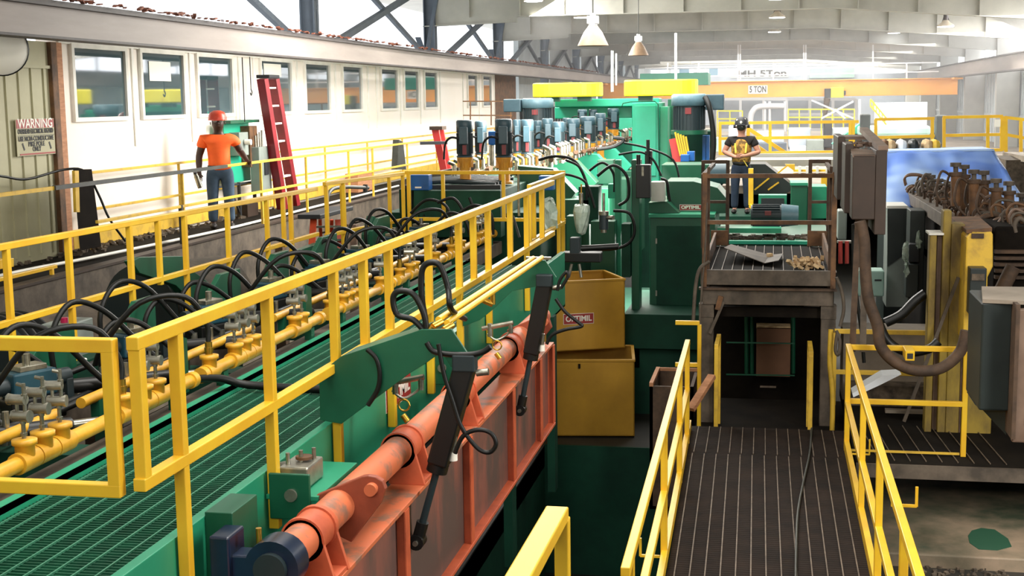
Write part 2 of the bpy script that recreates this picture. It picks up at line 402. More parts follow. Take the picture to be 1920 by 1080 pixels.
b = MB(); b.bar((-9.9, 19.5, 8.1), (-9.9, 27.6, 5.75), .12); b.bar((-9.9, 24.2, 7.2), (-9.9, 26.6, 8.1), .1); struct(b, 'wall_brace_front', 'column')
for y in CY[1:]:
    zb = 7.02 if y < 40 else 6.98
    b = MB()
    def seg(x0, z0, x1, z1, t=.9):
        b.hexa([(x0, y-.01, z0), (x1, y-.01, z1), (x1, y+.01, z1), (x0, y+.01, z0), (x0, y-.01, z0+t), (x1, y-.01, z1+t), (x1, y+.01, z1+t), (x0, y+.01, z0+t)])
        b.hexa([(x0, y-.13, z0-.025), (x1, y-.13, z1-.025), (x1, y+.13, z1-.025), (x0, y+.13, z0-.025), (x0, y-.13, z0), (x1, y-.13, z1), (x1, y+.13, z1), (x0, y+.13, z0)])
    seg(-10.2, zb-.22, -7.4, zb-.14, 1.2); seg(-7.4, zb, 1.6, zb); seg(1.6, zb, 9.2, zb-.62)
    for x in (-8.8, -7.3, -6.0, -4.3, -2.6, -1.0, .6, 2.2, 3.8, 5.4, 7.0): b.box(x-.01, x+.01, y-.12, y+.12, zb-(0 if x < 1.6 else .0816*(x-1.6)), zb+.8)
    struct(b, 'ceiling_rafter', 'roof_steel')
b = MB()
for x in (-6, -3, 0, 3, 6): 
    b.box(x-.04, x+.04, 36, 108, 7.88-(.08*max(0, x-1.5)), 7.96-(.08*max(0, x-1.5)))
struct(b, 'ceiling_purlin', 'roof_steel')
# high-bay lamps
def bell_lamp(px, py, Y, r, txt, top):
    c = at(px, py, Y=Y); t = root('high_bay_lamp', txt, 'hanging lamp', c, group='bell shaped high-bay lamps')
    k = r/.28
    prof = [(.28*k, 0), (.275*k, .02*k), (.235*k, .10*k), (.17*k, .24*k), (.10*k, .33*k), (.075*k, .37*k), (.07*k, .37*k), (.095*k, .33*k), (.165*k, .235*k), (.23*k, .095*k), (.265*k, .015*k)]
    MB().lathe(prof, (0, 0, 0), n=28).build('lamp_shade', 'bell_shade', t)
    MB().cbox((0, 0, .46*k), .20*k, .16*k, .14*k).build('ballast_housing', 'far_white', t, bevel=.01)
    MB().cyl((0, 0, .36*k), (0, 0, .40*k), .08*k).build('collar', 'far_white', t); MB().cyl((.0, 0, .52*k), (0, 0, .58*k), .05*k).build('hanger_cap', 'far_white', t)
    MB().cyl((0, 0, .58*k), (0, 0, top-c.z), .012).build('suspension_cable', 'rubber_grey', t)
    MB().ball((0, 0, .12*k), .08*k).build('bulb', 'lamp_shell', t)
bell_lamp(1112, 86, 23, .265, 'larger beige bell-shaped lamp hanging before the dark diagonal braces', 8.1)
bell_lamp(1197, 104, 36, .27, 'smaller beige bell-shaped lamp hanging to the right of the nearer bell lamp', 8.1)
k = 0
for px, py, Y, txt in ((1090, 33, 44, 'lit disc lamp just behind the cable of the larger bell lamp'), (1150, 59, 52, 'lit disc lamp between the two bell lamps'), (1192, 54, 62, 'lit disc lamp directly above the smaller bell lamp'),
        (1457, 33, 44, 'upper lit disc lamp of the pair over the orange crane beam'), (1452, 60, 54, 'lower lit disc lamp of the pair over the orange crane beam'), (1773, 50, 44, 'lit disc lamp left of the bright glare at the right roof edge'),
        (1676, 62, 58, 'lit disc lamp high above the right end of the orange crane beam'), (1710, 72, 66, 'small lit disc lamp beside the last roof rafters on the right'), (1458, -2, 36, 'lit disc lamp at the very top edge over the hall'), (1000, 2, 36, 'lit disc lamp at the top edge over the left rafters'), (1835, 26, 40, 'large lamp inside the glare at the upper right corner')):
    c = at(px, py, Y=Y); t = root('disc_lamp', txt, 'hanging lamp', c, group='lit disc lamps under the roof')
    MB().lathe([(.26, 0), (.25, .05), (.13, .13), (.08, .2), (0.001, .2)], (0, 0, 0), n=24).build('reflector', 'lamp_shell', t)
    MB().cyl((0, 0, -.012), (0, 0, .004), .235, n=24).build('lens', 'lamp_glow', t)
    b = MB(); b.cyl((0, 0, .2), (0, 0, .42), .07)
    for a in (-.12, .12): b.cyl((a, 0, .1), (0, 0, .5), .012, n=6)
    b.cyl((0, 0, .42), (0, 0, max(.45, roof_z(c.x)-.16-c.z)), .01, n=6); b.build('lamp_housing', 'beam_dark', t)
# ================================================================== RAILINGS
def guard(label, p0, p1, zt, zm, posts, w=.05, m='yellow', group=None, zt1=None, zm1=None, name='guard_railing', toe=None, ends=0):
    """p0,p1: (x,y) ends; posts: (t, z_foot, side_offset) with t in 0..1"""
    a = Vector((p0[0], p0[1], 0)); c = Vector((p1[0], p1[1], 0)); zt1 = zt if zt1 is None else zt1; zm1 = zm if zm1 is None else zm1
    zlow = min([q[1] for q in posts]+[zm]); t = thing(name, label, 'railing', (a.x, a.y, zlow), group)
    V = Vector
    part(MB().bar(V((a.x, a.y, zt-w/2)), V((c.x, c.y, zt1-w/2)), w), 'top_rail', m, t, bevel=.005)
    if zm: part(MB().bar(V((a.x, a.y, zm-w/2)), V((c.x, c.y, zm1-w/2)), w*.98), 'mid_rail', m, t, bevel=.005)
    if toe: part(MB().bar(V((a.x, a.y, toe)), V((c.x, c.y, toe)), .012, .1), 'toe_board', m, t)
    for q in posts:
        k = q[0]; x = a.x+(c.x-a.x)*k; y = a.y+(c.y-a.y)*k; top = zt+(zt1-zt)*k-w*.9
        part(MB().bar((x, y, q[1]), (x, y, top), w*.96), 'post', m, t, bevel=.005)
    return t
def ty(y, y0, y1): return (y-y0)/(y1-y0)
def Yat(px, py, X): return at(px, py, X=X).y
XR = -2.5; y0, y1 = 4.83, 15.1
ps = [(0.0035, 3.07)]
for px, long in ((325, 1), (500, 1), (626, 1), (680, 0), (730, 1), (805, 1), (862, 1), (888, 0), (917, 1), (957, 0), (989, 1), (1017, 0)):
    ps.append((ty(Yat(px, 560 if long else 480, XR), y0, y1), 2.44 if long else 3.07))
guard('long yellow guard railing along the outer edge of the green grated platform', (XR, y0), (XR, y1), 3.69, 3.11, ps, w=.056)
guard('short yellow railing closing the near end of the green platform', (-2.57, 4.82), (-5.0, 4.80), 3.685, 3.09, [(.01, 3.05), (.255, 2.44), (.98, 2.44)], w=.056)
XL = -5.45; y0, y1 = 6.5, 15.4
ps = []
for px, long in ((10, 1), (127, 1), (243, 1), (297, 0), (347, 1), (428, 1), (502, 1), (533, 0), (547, 1), (644, 1)):
    ps.append((ty(Yat(px, 450, XL), y0, y1), 2.44 if long else 2.99))
guard('yellow railing on the far side of the green machine, below the man in orange', (XL, y0), (XL, y1), 3.645, 3.085, ps, w=.05, zt1=3.60, zm1=3.05)
guard('yellow railing behind the blue junction box, continuing the far side railing', (-5.38, 15.5), (-5.0, 17.7), 3.65, 3.02, [(.02, 2.99), (.22, 2.5), (.8, 2.5), (.99, 2.5)], w=.048)
guard('yellow cross railing in front of the first two upright motors', (-5.0, 17.8), (-2.76, 17.72), 3.66, 3.02, [(.02, 2.5), (.24, 2.99), (.62, 2.99), (.985, 2.5)], w=.05)
guard('short yellow railing jutting beyond the right end of the platform railing', (-2.70, 14.7), (-2.70, 17.2), 3.665, 3.04, [(.01, 3.0), (.12, 3.0), (.83, 2.44), (.98, 3.0)], w=.05)
# ================================================================== GREEN PLATFORM
pf = thing('grated_platform', 'long green machine platform with bar grating floor inside the yellow railing', 'platform', (-3.1, 10, 0))
b = MB(); b.box(-2.59, -2.535, 3.6, 16.2, 2.06, 2.74); b.box(-2.62, -2.535, 3.6, 16.2, 2.06, 2.09)
part(b, 'side_beam', 'green_light', pf, bevel=.004)
b = MB(); y = 3.7
while y < 15.9: b.box(-3.69, -2.6, y, y+.006, 2.572, 2.602); y += .034
part(b, 'grating_bar', 'grating_green', pf, kind='stuff')
b = MB(); x = -3.66
while x < -2.6: b.box(x-.004, x+.004, 3.7, 15.9, 2.598, 2.608); x += .103
part(b, 'grating_rod', 'grating_rod', pf, kind='stuff')
part(MB().box(-3.72, -2.6, 3.6, 16, 2.30, 2.33), 'underside_pan', 'green_dark', pf)
b = MB(); b.box(-3.74, -3.695, 3.6, 16, 2.5, 2.64); b.box(-3.80, -3.695, 3.6, 16, 2.625, 2.64); part(b, 'edge_angle', 'green_light', pf)
b = MB(); b.box(-3.95, -3.80, 3.6, 18.5, 2.45, 2.62); b.box(-4.75, -4.6, 3.6, 18.5, 2.4, 2.62)
part(b, 'frame_rail', 'rust_grey', pf)
for yy in (4.6, 6.95, 9.3, 11.7, 14.1, 16.5): part(MB().box(-4.7, -3.8, yy-.12, yy+.12, 2.42, 2.615), 'cross_member', 'green_dark', pf)
b = MB(); b.box(-5.5, -5.35, 3.6, 18.5, 2.35, 2.6); part(b, 'outer_rail', 'green_dark', pf)
for yy in (4.8, 7.4, 10.0, 12.6, 15.2): part(MB().box(-2.59, -2.5, yy-.1, yy+.1, 0, 2.1), 'support_leg', 'green_dark', pf)
for yy in (4.8, 7.4, 10.0, 12.6, 15.2): part(MB().box(-5.5, -5.35, yy-.1, yy+.1, 0, 2.4), 'support_leg', 'green_dark', pf)
part(MB().box(-5.3, -3.9, 3.6, 18.5, 1.9, 1.95), 'drip_pan', 'grime', pf)
for yy, s in ((5.6, .45), (8.35, .42), (10.9, .42), (13.3, .4)): # upright green ears beside the manifold
    b = MB(); b.prism([(-3.99, yy, 2.62), (-3.99, yy+.16, 2.62), (-3.99, yy+.16, 2.62+s*.9), (-3.99, yy+.02, 2.62+s)], (-.03, 0, 0)); part(b, 'mounting_ear', 'green', pf)
b = MB()
for yy in (6.3, 9.9, 13.5): b.box(-3.2, -3.0, yy, yy+.02, 2.608, 2.612)
# ------------------------------------------------------------------ manifold pipes with tees
def manifold(ya, yb, tees, hose_at, label):
    t = thing('manifold_pipe', label, 'pipe', (-3.85, ya, 2.62), 'yellow manifold pipes')
    m = MB(); m.cyl((-3.85, ya, 2.76), (-3.85, yb, 2.76), .042, n=18)
    for yy in (ya, yb): m.cyl((-3.85, yy-.03, 2.76), (-3.85, yy+.03, 2.76), .055, n=18)
    part(m, 'pipe', 'yellow_pipe', t)
    for yy in tees+[hose_at]:
        m = MB(); m.cyl((-3.85, yy-.085, 2.76), (-3.85, yy+.085, 2.76), .058, n=18)
        m.lathe([(.052, 0), (.052, .085), (.066, .09), (.066, .115), (.03, .12), (.001, .12)], (-3.85, yy, 2.76), n=18); part(m, 'tee', 'yellow_pipe', t)
    m = MB(); m.cyl((-3.85, hose_at, 2.87), (-3.85, hose_at, 2.97), .026, n=10); m.cyl((-3.85, hose_at, 2.9), (-3.85, hose_at, 2.93), .034, n=6); part(m, 'hose_fitting', 'brass', t)
    for q in (ya+.3, yb-.3): part(MB().box(-3.88, -3.82, q, q+.08, 2.62, 2.72), 'pipe_stand', 'green', t)
segs = [(4.2, 8.25, [6.2, 6.38, 6.56, 7.55, 7.73], 7.28, 'nearest yellow manifold pipe, behind the railing corner'),
        (8.42, 10.85, [9.0, 9.18, 9.36, 10.25, 10.42], 8.55, 'second yellow manifold pipe, with an open flanged end beside the grating'),
        (11.1, 13.1, [11.5, 11.68, 11.86, 12.7], 11.15, 'third yellow manifold pipe along the grating'),
        (13.3, 15.3, [13.8, 13.98, 14.9], 13.4, 'fourth yellow manifold pipe, behind the hose loops'),
        (15.5, 18.2, [16.0, 16.2, 17.2, 17.4, 17.6], 15.7, 'farthest yellow manifold pipe, beside the far railing')]
for s in segs: manifold(*s)
for i, (ya, yb) in enumerate(((4.4, 7.2), (7.5, 10.3), (10.8, 13.6), (14.0, 17.5))):
    t = thing('return_pipe', 'straight yellow pipe behind the silver regulators, %s from the front' % ['first', 'second', 'third', 'fourth'][i], 'pipe', (-4.25, ya, 2.62), 'straight yellow return pipes')
    part(MB().cyl((-4.25, ya, 2.76), (-4.25, yb, 2.76), .035, n=14), 'pipe', 'yellow_pipe', t)
    for q in (ya+.2, yb-.2): part(MB().box(-4.28, -4.22, q-.03, q+.03, 2.62, 2.74), 'pipe_stand', 'green', t)
for i, xx in enumerate((-4.4, -4.47, -4.95)):
    solo(MB().tube([(xx, 4.2, 2.7), (xx+.03, 7.5, 2.72), (xx-.02, 11, 2.7), (xx+.02, 14.5, 2.72), (xx, 17.8, 2.7)], .024, n=8), 'long_hose', 'black', 'long black line running the length of the machine, %s from the manifold side' % ['first', 'second', 'third'][i], 'hose', group='long black lines along the machine')
# ------------------------------------------------------------------ silver regulators on the tees
def regulator_proto():
    t = root('pressure_regulator', 'x', 'valve', (0, 0, 0), group='silver regulators on the yellow manifolds')
    m = MB(); m.cyl((0, 0, 0), (0, 0, .10), .014, n=10); m.cyl((0, 0, .02), (0, 0, .04), .024, n=6); m.build('nipple', 'steel', t)
    m = MB(); m.cyl((-.065, 0, .15), (.045, 0, .15), .036, n=16); m.cyl((-.075, 0, .15), (-.06, 0, .15), .042, n=6); m.cyl((.04, 0, .15), (.055, 0, .15), .042, n=16); m.cyl((0, 0, .1), (0, 0, .15), .02, n=10)
    m.build('valve_body', 'steel_dull', t)
    m = MB(); m.cyl((.02, .0, .17), (.02, 0, .37), .013, n=10); m.cyl((.02, 0, .27), (.02, 0, .30), .022, n=6); m.cyl((.02, 0, .355), (-.03, 0, .365), .013, n=8); m.build('riser_tube', 'steel', t)
    m = MB(); m.cyl((-.09, 0, .26), (.03, 0, .26), .034, n=16); m.cyl((-.1, 0, .26), (-.085, 0, .26), .04, n=8); m.cyl((-.04, 0, .15), (-.04, 0, .26), .012, n=8)
    m.build('filter_bowl', 'steel_dull', t)
    return t
regs = []
for s in segs: regs += s[2]
proto = regulator_proto(); seen = 0
names = ['nearest', 'second', 'third', 'fourth', 'fifth']
for i, yy in enumerate(regs):
    o = proto if i == 0 else copy_tree(proto); o.scale = (.8, .8, .8); o.location = (-3.85, yy, 2.878); o.rotation_euler = (0, 0, random.uniform(-.25, .25))
    si = [k for k, s in enumerate(segs) if yy in s[2]][0]; j = segs[si][2].index(yy)
    o['label'] = 'silver regulator on the %s yellow manifold pipe, %s of its row from the front' % (names[si], names[j])
# ------------------------------------------------------------------ teal directional valves behind the manifolds
def valve_proto():
    t = root('hydraulic_valve', 'x', 'valve', (0, 0, 0), group='teal hydraulic valves behind the manifold pipes')
    MB().box(-.16, .16, -.09, .09, 0, .13).build('valve_base', 'black', t, bevel=.008)
    MB().box(-.13, .13, -.07, .07, .13, .27).build('solenoid_block', 'teal_valve', t, bevel=.012)
    for q in (.13, -.24): MB().cyl((q, 0, .2), (q+.11, 0, .2), .045, n=14).build('solenoid', 'motor_dark', t)
    MB().cbox((0, 0, .285), .16, .11, .03).build('cover_plate', 'steel', t, bevel=.004)
    for a in (-.09, .09): MB().cyl((a, .08, .05), (a, .16, .05), .03, n=8).cyl((a, .1, .05), (a, .13, .05), .04, n=6).build('port_fitting', 'steel', t)
    MB().cyl((-.02, -.02, .29), (-.02, -.02, .36), .022, n=8).build('port_fitting', 'steel', t)
    return t
vp = valve_proto(); vy = [6.15, 7.6, 9.0, 10.4, 11.8, 13.2, 14.6, 16.0, 17.3]
ordn = ['nearest', 'second', 'third', 'fourth', 'fifth', 'sixth', 'seventh', 'eighth', 'ninth', 'tenth', 'eleventh', 'twelfth', 'thirteenth', 'fourteenth', 'fifteenth', 'sixteenth', 'seventeenth', 'eighteenth', 'nineteenth', 'twentieth']
for i, yy in enumerate(vy):
    o = vp if i == 0 else copy_tree(vp); o.scale = (1.2, 1.2, 1.2); o.location = (-4.66, yy, 2.62); o.rotation_euler = (0, 0, random.uniform(-.1, .1)+1.2)
    o['label'] = 'teal hydraulic valve block between the two long railings, %s in its row' % ordn[i]
    if i < 8:
        c = thing('feed_cylinder', 'dark hydraulic cylinder lying across the green frame, %s in its row' % ordn[i], 'cylinder', (-4.2, yy+.5, 2.63), 'dark cylinders lying across the frame')
        part(MB().cyl((-4.55, yy+.25, 2.78), (-4.1, yy+.95, 2.72), .05, n=16), 'barrel', 'black', c)
        m = MB(); m.cbox((-4.55, yy+.25, 2.78), .14, .05, .14, rz=-.57); part(m, 'end_block', 'motor_dark', c, bevel=.008)
        part(MB().cyl((-4.1, yy+.95, 2.72), (-4.0, yy+1.1, 2.71), .03, n=10), 'rod', 'steel', c)
        part(MB().cyl((-4.3, yy+.6, 2.78), (-4.3, yy+.6, 2.88), .02, n=8), 'fitting', 'steel', c)
# green upright plates behind the valves
for i, (yy, zt, L) in enumerate(((5.9, 3.0, .45), (8.2, 3.02, .6), (9.6, 3.05, .5), (11.2, 3.05, .7), (12.6, 3.08, .6), (14.0, 3.1, .8), (16.2, 3.12, .8))):
    b = MB(); b.prism([(-5.0, yy, 2.6), (-5.0, yy+L, 2.6), (-5.0, yy+L, zt), (-5.0, yy+L*.35, zt), (-5.0, yy, zt-.14)], (-.05, 0, 0))
    solo(b, 'bearing_plate', 'green', 'green upright bearing plate under the hose arches, %s in its row' % ordn[i], 'steel plate', group='green bearing plates', bevel=.004)
# arched hoses
random.seed(21)
hy = [6.2, 6.5, 7.3, 7.6, 8.3, 8.65, 9.3, 9.7, 10.3, 10.7, 11.4, 11.9, 12.5, 13.0, 13.6, 14.2, 14.8, 15.5, 16.1, 16.9]
for i, yy in enumerate(hy):
    h = .52 if i % 2 == 0 else .34; L = .62 if i % 2 == 0 else .42; xx = -5.05+.5*(i % 3)/3; e = random.uniform(-.08, .08)
    m = MB(); m.tube([(xx, yy, 2.72), (xx, yy-.02, 2.72+h*.6), (xx+.06, yy+L*.25, 2.72+h), (xx+.18, yy+L*.62, 2.72+h*.86+e*.3), (xx+.33, yy+L, 2.72+h*.3), (xx+.42, yy+L*1.15, 2.74)], .021, n=8, sub=6)
    t = thing('hydraulic_hose', 'black arched hydraulic hose over the green frame, %s from the front' % ordn[i], 'hose', (xx, yy, 2.68), 'arched black hoses over the frame')
    part(m, 'hose_line', 'rubber', t)
    m = MB(); m.cyl((xx, yy, 2.60), (xx, yy, 2.78), .028, n=8); m.cyl((xx, yy, 2.69), (xx, yy, 2.72), .036, n=6); part(m, 'hose_end', 'steel', t)
    part(MB().cyl((xx+.42, yy+L*1.15, 2.60), (xx+.42, yy+L*1.15, 2.76), .028, n=8), 'hose_end', 'steel', t)
# hoses dropping onto the manifold inlets
for i, s in enumerate(segs):
    yy = s[3]; m = MB(); m.tube([(-3.85, yy, 2.97), (-3.86, yy, 3.1), (-3.95, yy-.12, 3.3), (-4.2, yy-.3, 3.28), (-4.45, yy-.35, 3.0), (-4.55, yy-.3, 2.85)], .019, n=8)
    solo(m, 'supply_hose', 'rubber', 'black hose dropping into the inlet of the %s yellow manifold pipe' % names[i], 'hose', group='manifold supply hoses')
m = MB(); m.tube([(-3.85, 8.28, 2.76), (-3.75, 8.5, 2.72), (-3.6, 8.6, 2.66), (-3.2, 8.62, 2.64), (-2.75, 8.6, 2.64)], .028, n=8)
solo(m, 'drain_hose', 'rubber', 'black hose lying across the green grating beside the bracket foot', 'hose')
# chrome gauges near the front
for k, (dx, dy) in enumerate(((0, 0), (.10, .24))):
    t = thing('pressure_gauge', '%s round chrome pressure gauge behind the near railing' % ('nearer' if k == 0 else 'farther'), 'gauge', (-4.55+dx, 6.0+dy+.55, 2.95))
    m = MB(); m.cyl((-4.55+dx, 6.55+dy, 2.98), (-4.49+dx, 6.50+dy, 3.0), .042, n=20); part(m, 'case', 'steel', t)
    part(MB().cyl((-4.489+dx, 6.499+dy, 3.0), (-4.485+dx, 6.496+dy, 3.001), .035, n=20), 'dial', 'sign_white', t)
    part(MB().cyl((-4.55+dx, 6.55+dy, 2.86), (-4.55+dx, 6.55+dy, 2.97), .012, n=8), 'stem', 'steel_dull', t)
# green steel arms on the far side of the machine
def poly_at(pts, X, d, m, name, label, cat, group=None, bevel=.004):
    w_ = [at(px, py, X=X) for px, py in pts]; b = MB(); b.prism(w_, (d, 0, 0)); return solo(b, name, m, label, cat, group, bevel=bevel)
poly_at([(248, 490), (262, 482), (345, 480), (352, 500), (432, 560), (430, 600), (395, 600), (330, 535), (262, 512)], -5.95, -.09, 'green', 'lever_arm', 'nearer dark green cranked arm behind the far side railing', 'machine arm')
poly_at([(560, 470), (600, 455), (650, 470), (700, 520), (640, 545), (590, 520)], -5.95, -.09, 'green', 'lever_arm', 'farther dark green cranked arm beside the orange stepladder', 'machine arm')
poly_at([(690, 440), (700, 405), (722, 420), (745, 400), (760, 418), (762, 455), (730, 480), (690, 475)], -5.7, -.1, 'green', 'lever_arm', 'small green notched bracket below the blue junction box', 'machine arm')
# drums with belts
def drum(c, r, L, label):
    t = thing('belt_drum', label, 'drum', (c[0], c[1], c[2]-r)); ax = Vector((0.35, 1, 0)).normalized(); p = Vector(c)
    part(MB().cyl(p, p+ax*L, r*.93, n=36), 'drum_shell', 'rust_grey', t)
    m = MB()
    for k in range(4): m.lathe([(r*.92, 0), (r*1.0, .02), (r*1.0, .06), (r*.92, .08)], p+ax*(-.02-.09*k), ax, n=40)
    part(m, 'belts', 'rubber', t); part(MB().cyl(p-ax*.33, p-ax*.28, r*.97, n=36), 'rim', 'motor_dark', t)
drum((-6.75, 10.9, 2.15), .62, .8, 'belt drum at the far left, with black belts seen beside the grey switch box')
drum((-6.55, 13.4, 2.35), .58, .9, 'larger belt drum behind the nearer green cranked arm')
t = thing('switch_box', 'small grey switch box with a magenta button, on the far side of the machine', 'control box', (-5.6, 9.7, 2.5))
part(MB().box(-5.75, -5.5, 9.6, 9.98, 2.45, 2.88), 'enclosure', 'cabinet_grey', t, bevel=.01)
part(MB().cyl((-5.6, 9.7, 2.88), (-5.6, 9.7, 2.92), .03, n=14), 'push_button', 'magenta', t)
part(MB().box(-5.7, -5.55, 9.7, 9.9, 2.2, 2.45), 'stand', 'green_dark', t)
m = MB(); m.cyl((-5.52, 9.55, 2.52), (-5.44, 9.5, 2.6), .02, n=8); m.cyl((-5.46, 9.65, 2.52), (-5.38, 9.6, 2.6), .02, n=8); part(m, 'cable_gland', 'steel', t)
t = thing('conduit_elbow', 'grey rubber conduit bending over beside the yellow railing posts', 'pipe', (-6.3, 18, 2.4))
part(MB().tube([at(613, 470, X=-6.3), at(613, 390, X=-6.3), at(618, 360, X=-6.3), at(640, 351, X=-6.3), at(690, 352, X=-6.3)], .028, n=10), 'bent_pipe', 'rubber_grey', t)
part(MB().cyl(at(685, 360, X=-6.3), at(685, 346, X=-6.3), .04, n=10), 'cap', 'black', t)
# ================================================================== CATWALK along the office
cw = thing('catwalk', 'dark steel catwalk along the office wall, carrying the man in orange', 'catwalk', (-8.8, 20, 0))
part(MB().box(-9.37, -8.3, 8, 46, 2.58, 2.63), 'deck', 'grime', cw)
b = MB(); b.box(-8.3, -8.18, 8, 46, 2.24, 2.62); part(b, 'edge_channel', 'rust_grey', cw, bevel=.01)
b = MB(); b.box(-8.34, -8.16, 8, 46, 2.62, 2.65); part(b, 'edge_lip', 'brown_paint', cw)
b = MB(); b.box(-8.25, -8.15, 8, 46, 1.6, 2.2); part(b, 'lower_girder', 'rust_grey', cw)
for yy in (9, 11.8, 14.6, 17.5, 21, 25, 29, 33, 38): 
    b = MB(); b.box(-8.2, -8.02, yy-.09, yy+.09, 0, 2.24); part(b, 'support_post', 'rust', cw, bevel=.01)
struct(MB().box(-9.4, -8.9, 5, 46, 0, 2.0), 'wall_left_plinth', 'concrete_pale')
m = MB(); m.tube([(-8.9, 12, 2.66), (-8.75, 14.2, 2.68), (-8.6, 15.6, 2.68), (-8.45, 17.8, 2.68), (-8.42, 20, 2.67), (-8.5, 24, 2.67), (-8.6, 30, 2.67)], .022)
solo(m, 'air_line', 'white', 'pale cable running along the catwalk edge past the man in orange', 'cable')
m = MB(); m.tube([at(-90, 322, X=-9.2), at(0, 330, X=-9.2), at(50, 336, X=-9.2), at(120, 318, X=-9.1), at(160, 322, X=-8.9), at(185, 365, X=-8.8), at(205, 410, X=-8.7), at(235, 452, X=-8.6)], .016)
solo(m, 'hanging_cable', 'rubber', 'black cable sagging across the cream panel down to the catwalk', 'cable')
b = MB(); random.seed(5)
for k in range(150):
    yy = random.choice((random.uniform(16.2, 19.5), random.uniform(15, 24))); xx = -9.38+abs(random.gauss(0, .16)); s = random.uniform(.02, .075)
    b.cbox((xx, yy, 2.63+s*.3), s, s*1.3, s*.7, rz=random.random()*3, rx=random.random())
solo(b, 'rubble', 'rubble', 'grey rubble swept against the yellow skirting left of the man in orange', 'rubble', kind='stuff')
# rails of the catwalk
ps = [(ty(Yat(p, 350, -8.25), 11, 34), 2.63) for p in (145, 342, 575, 655, 700, 765)]
t = guard('catwalk edge railing in front of the man in orange, yellow with a grey stretch', (-8.25, 15.2), (-8.25, 34), 3.69, 3.2, [(ty(Yat(p, 350, -8.25), 15.2, 34), 2.63) for p in (342, 490, 575, 655, 700, 765)], w=.042, m='yellow_worn')
part(MB().bar((-8.24, 11, 3.665), (-8.24, 15.3, 3.665), .045), 'far_left_rail', 'yellow_worn', t)
part(MB().bar((-8.22, 14.2, 3.668), (-8.22, 19.2, 3.668), .05), 'grey_stretch', 'rubber_grey', t, label='dark grey worn stretch of the top rail')
part(MB().bar((-8.25, 17.6, 2.63), (-8.25, 17.6, 3.2), .052), 'grey_post', 'rubber_grey', t)
guard('thin yellow railing fixed close to the white office wall', (-9.33, 16.9), (-9.33, 45), 3.71, 3.2, [(ty(y, 16.9, 45), 2.63) for y in (16.95, 19.9, 24, 27, 30, 33, 36.5, 40.5, 44.5)], w=.04, m='yellow_worn')
t = guard('low yellow rail crossing the left edge before the cream panel', (-8.32, 9.5), (-8.32, 14.3), 2.76, 2.60, [(.98, 2.55)], w=.045)
poly_at([(0, 487), (26, 484), (26, 500), (0, 505)], -8.6, -.3, 'yellow', 'yellow_block', 'small yellow steel block on the catwalk at the left edge', 'steel block')
# brown propped panel
b = MB(); b.hexa([tuple(at(*p, X=x)) for x, p in ((-8.75, (150, 470)), (-8.75, (190, 462)), (-9.0, (190, 462)), (-9.0, (150, 470)), (-8.75, (137, 318)), (-8.75, (172, 317)), (-9.0, (172, 317)), (-9.0, (137, 318)))])
solo(b, 'leaning_board', 'grime', 'dark grimy board propped at the end of the cream panel', 'board', bevel=.005)
poly_at([(140, 320), (148, 320), (150, 398), (143, 398)], -8.7, -.04, 'yellow_worn', 'yellow_stake', 'short yellow upright strip beside the dark propped board', 'strip')
# warning sign on the cream panel
A = at(28, 224, X=-9.38); B = at(104, 288, X=-9.38); yA, yB, zA, zB = A.y, B.y, A.z, B.z
sg = thing('warning_sign', 'red and white WARNING sign on the cream panel', 'sign', (-9.38, (yA+yB)/2, zB))
W_ = yB-yA; H_ = zA-zB; cyy = (yA+yB)/2
part(MB().box(-9.383, -9.376, yA, yB, zB, zA), 'sign_plate', 'cream_panel', sg)
part(MB().box(-9.376, -9.373, yA+.01, yB-.01, zA-H_*.25, zA-H_*.01), 'red_band', 'sign_red', sg)
part(MB().box(-9.376, -9.373, yA+.06, yB-.01, zB+.01, zB+.03), 'red_line', 'sign_red', sg)
part(MB().box(-9.376, -9.373, yA+.02, yB-.01, zB+H_*.55, zB+H_*.56), 'black_line', 'ink', sg)
rt = (math.pi/2, 0, math.pi/2); sl = Vector(sg.location)
for txt, zz, sz, wd, mm in (('WARNING', .87, .17, .9, 'sign_white'), ('OVERHEAD ELECTRICAL HAZARD', .66, .085, .92, 'ink'), ('USE NON-CONDUCTIVE', .46, .085, .92, 'ink'), ('PIKE POLE', .31, .085, .42, 'ink'), ('ONLY', .17, .085, .22, 'ink')):
    text_mesh(txt, sz, 'lettering', mm, sg, Vector((-9.372, cyy, zB+H_*zz))-sl, rt, width=W_*wd, extr=.002, bold=.002)
for yy in (yA+W_*.16, yB-W_*.14): part(MB().bar((-9.374, yy-.02, zB+H_*.34), (-9.374, yy+.02, zB+H_*.16), .006, .028), 'arrow_mark', 'ink', sg)
# round mirror at the left edge above
t = thing('round_mirror', 'round pale mirror hanging at the upper left edge', 'mirror', at(0, 120, X=-8.9))
c = at(2, 92, X=-8.9)
part(MB().lathe([(.001, .10), (.13, .09), (.24, .05), (.30, 0)], c, (1, -1.2, -.1), n=32), 'mirror_dome', 'sign_white', t)
part(MB().lathe([(.30, -.02), (.315, 0), (.30, .012)], c, (1, -1.2, -.1), n=32), 'mirror_rim', 'rubber', t)
part(MB().bar(c, (-9.4, c.y+.2, c.z+.2), .03), 'mirror_arm', 'rubber_grey', t)
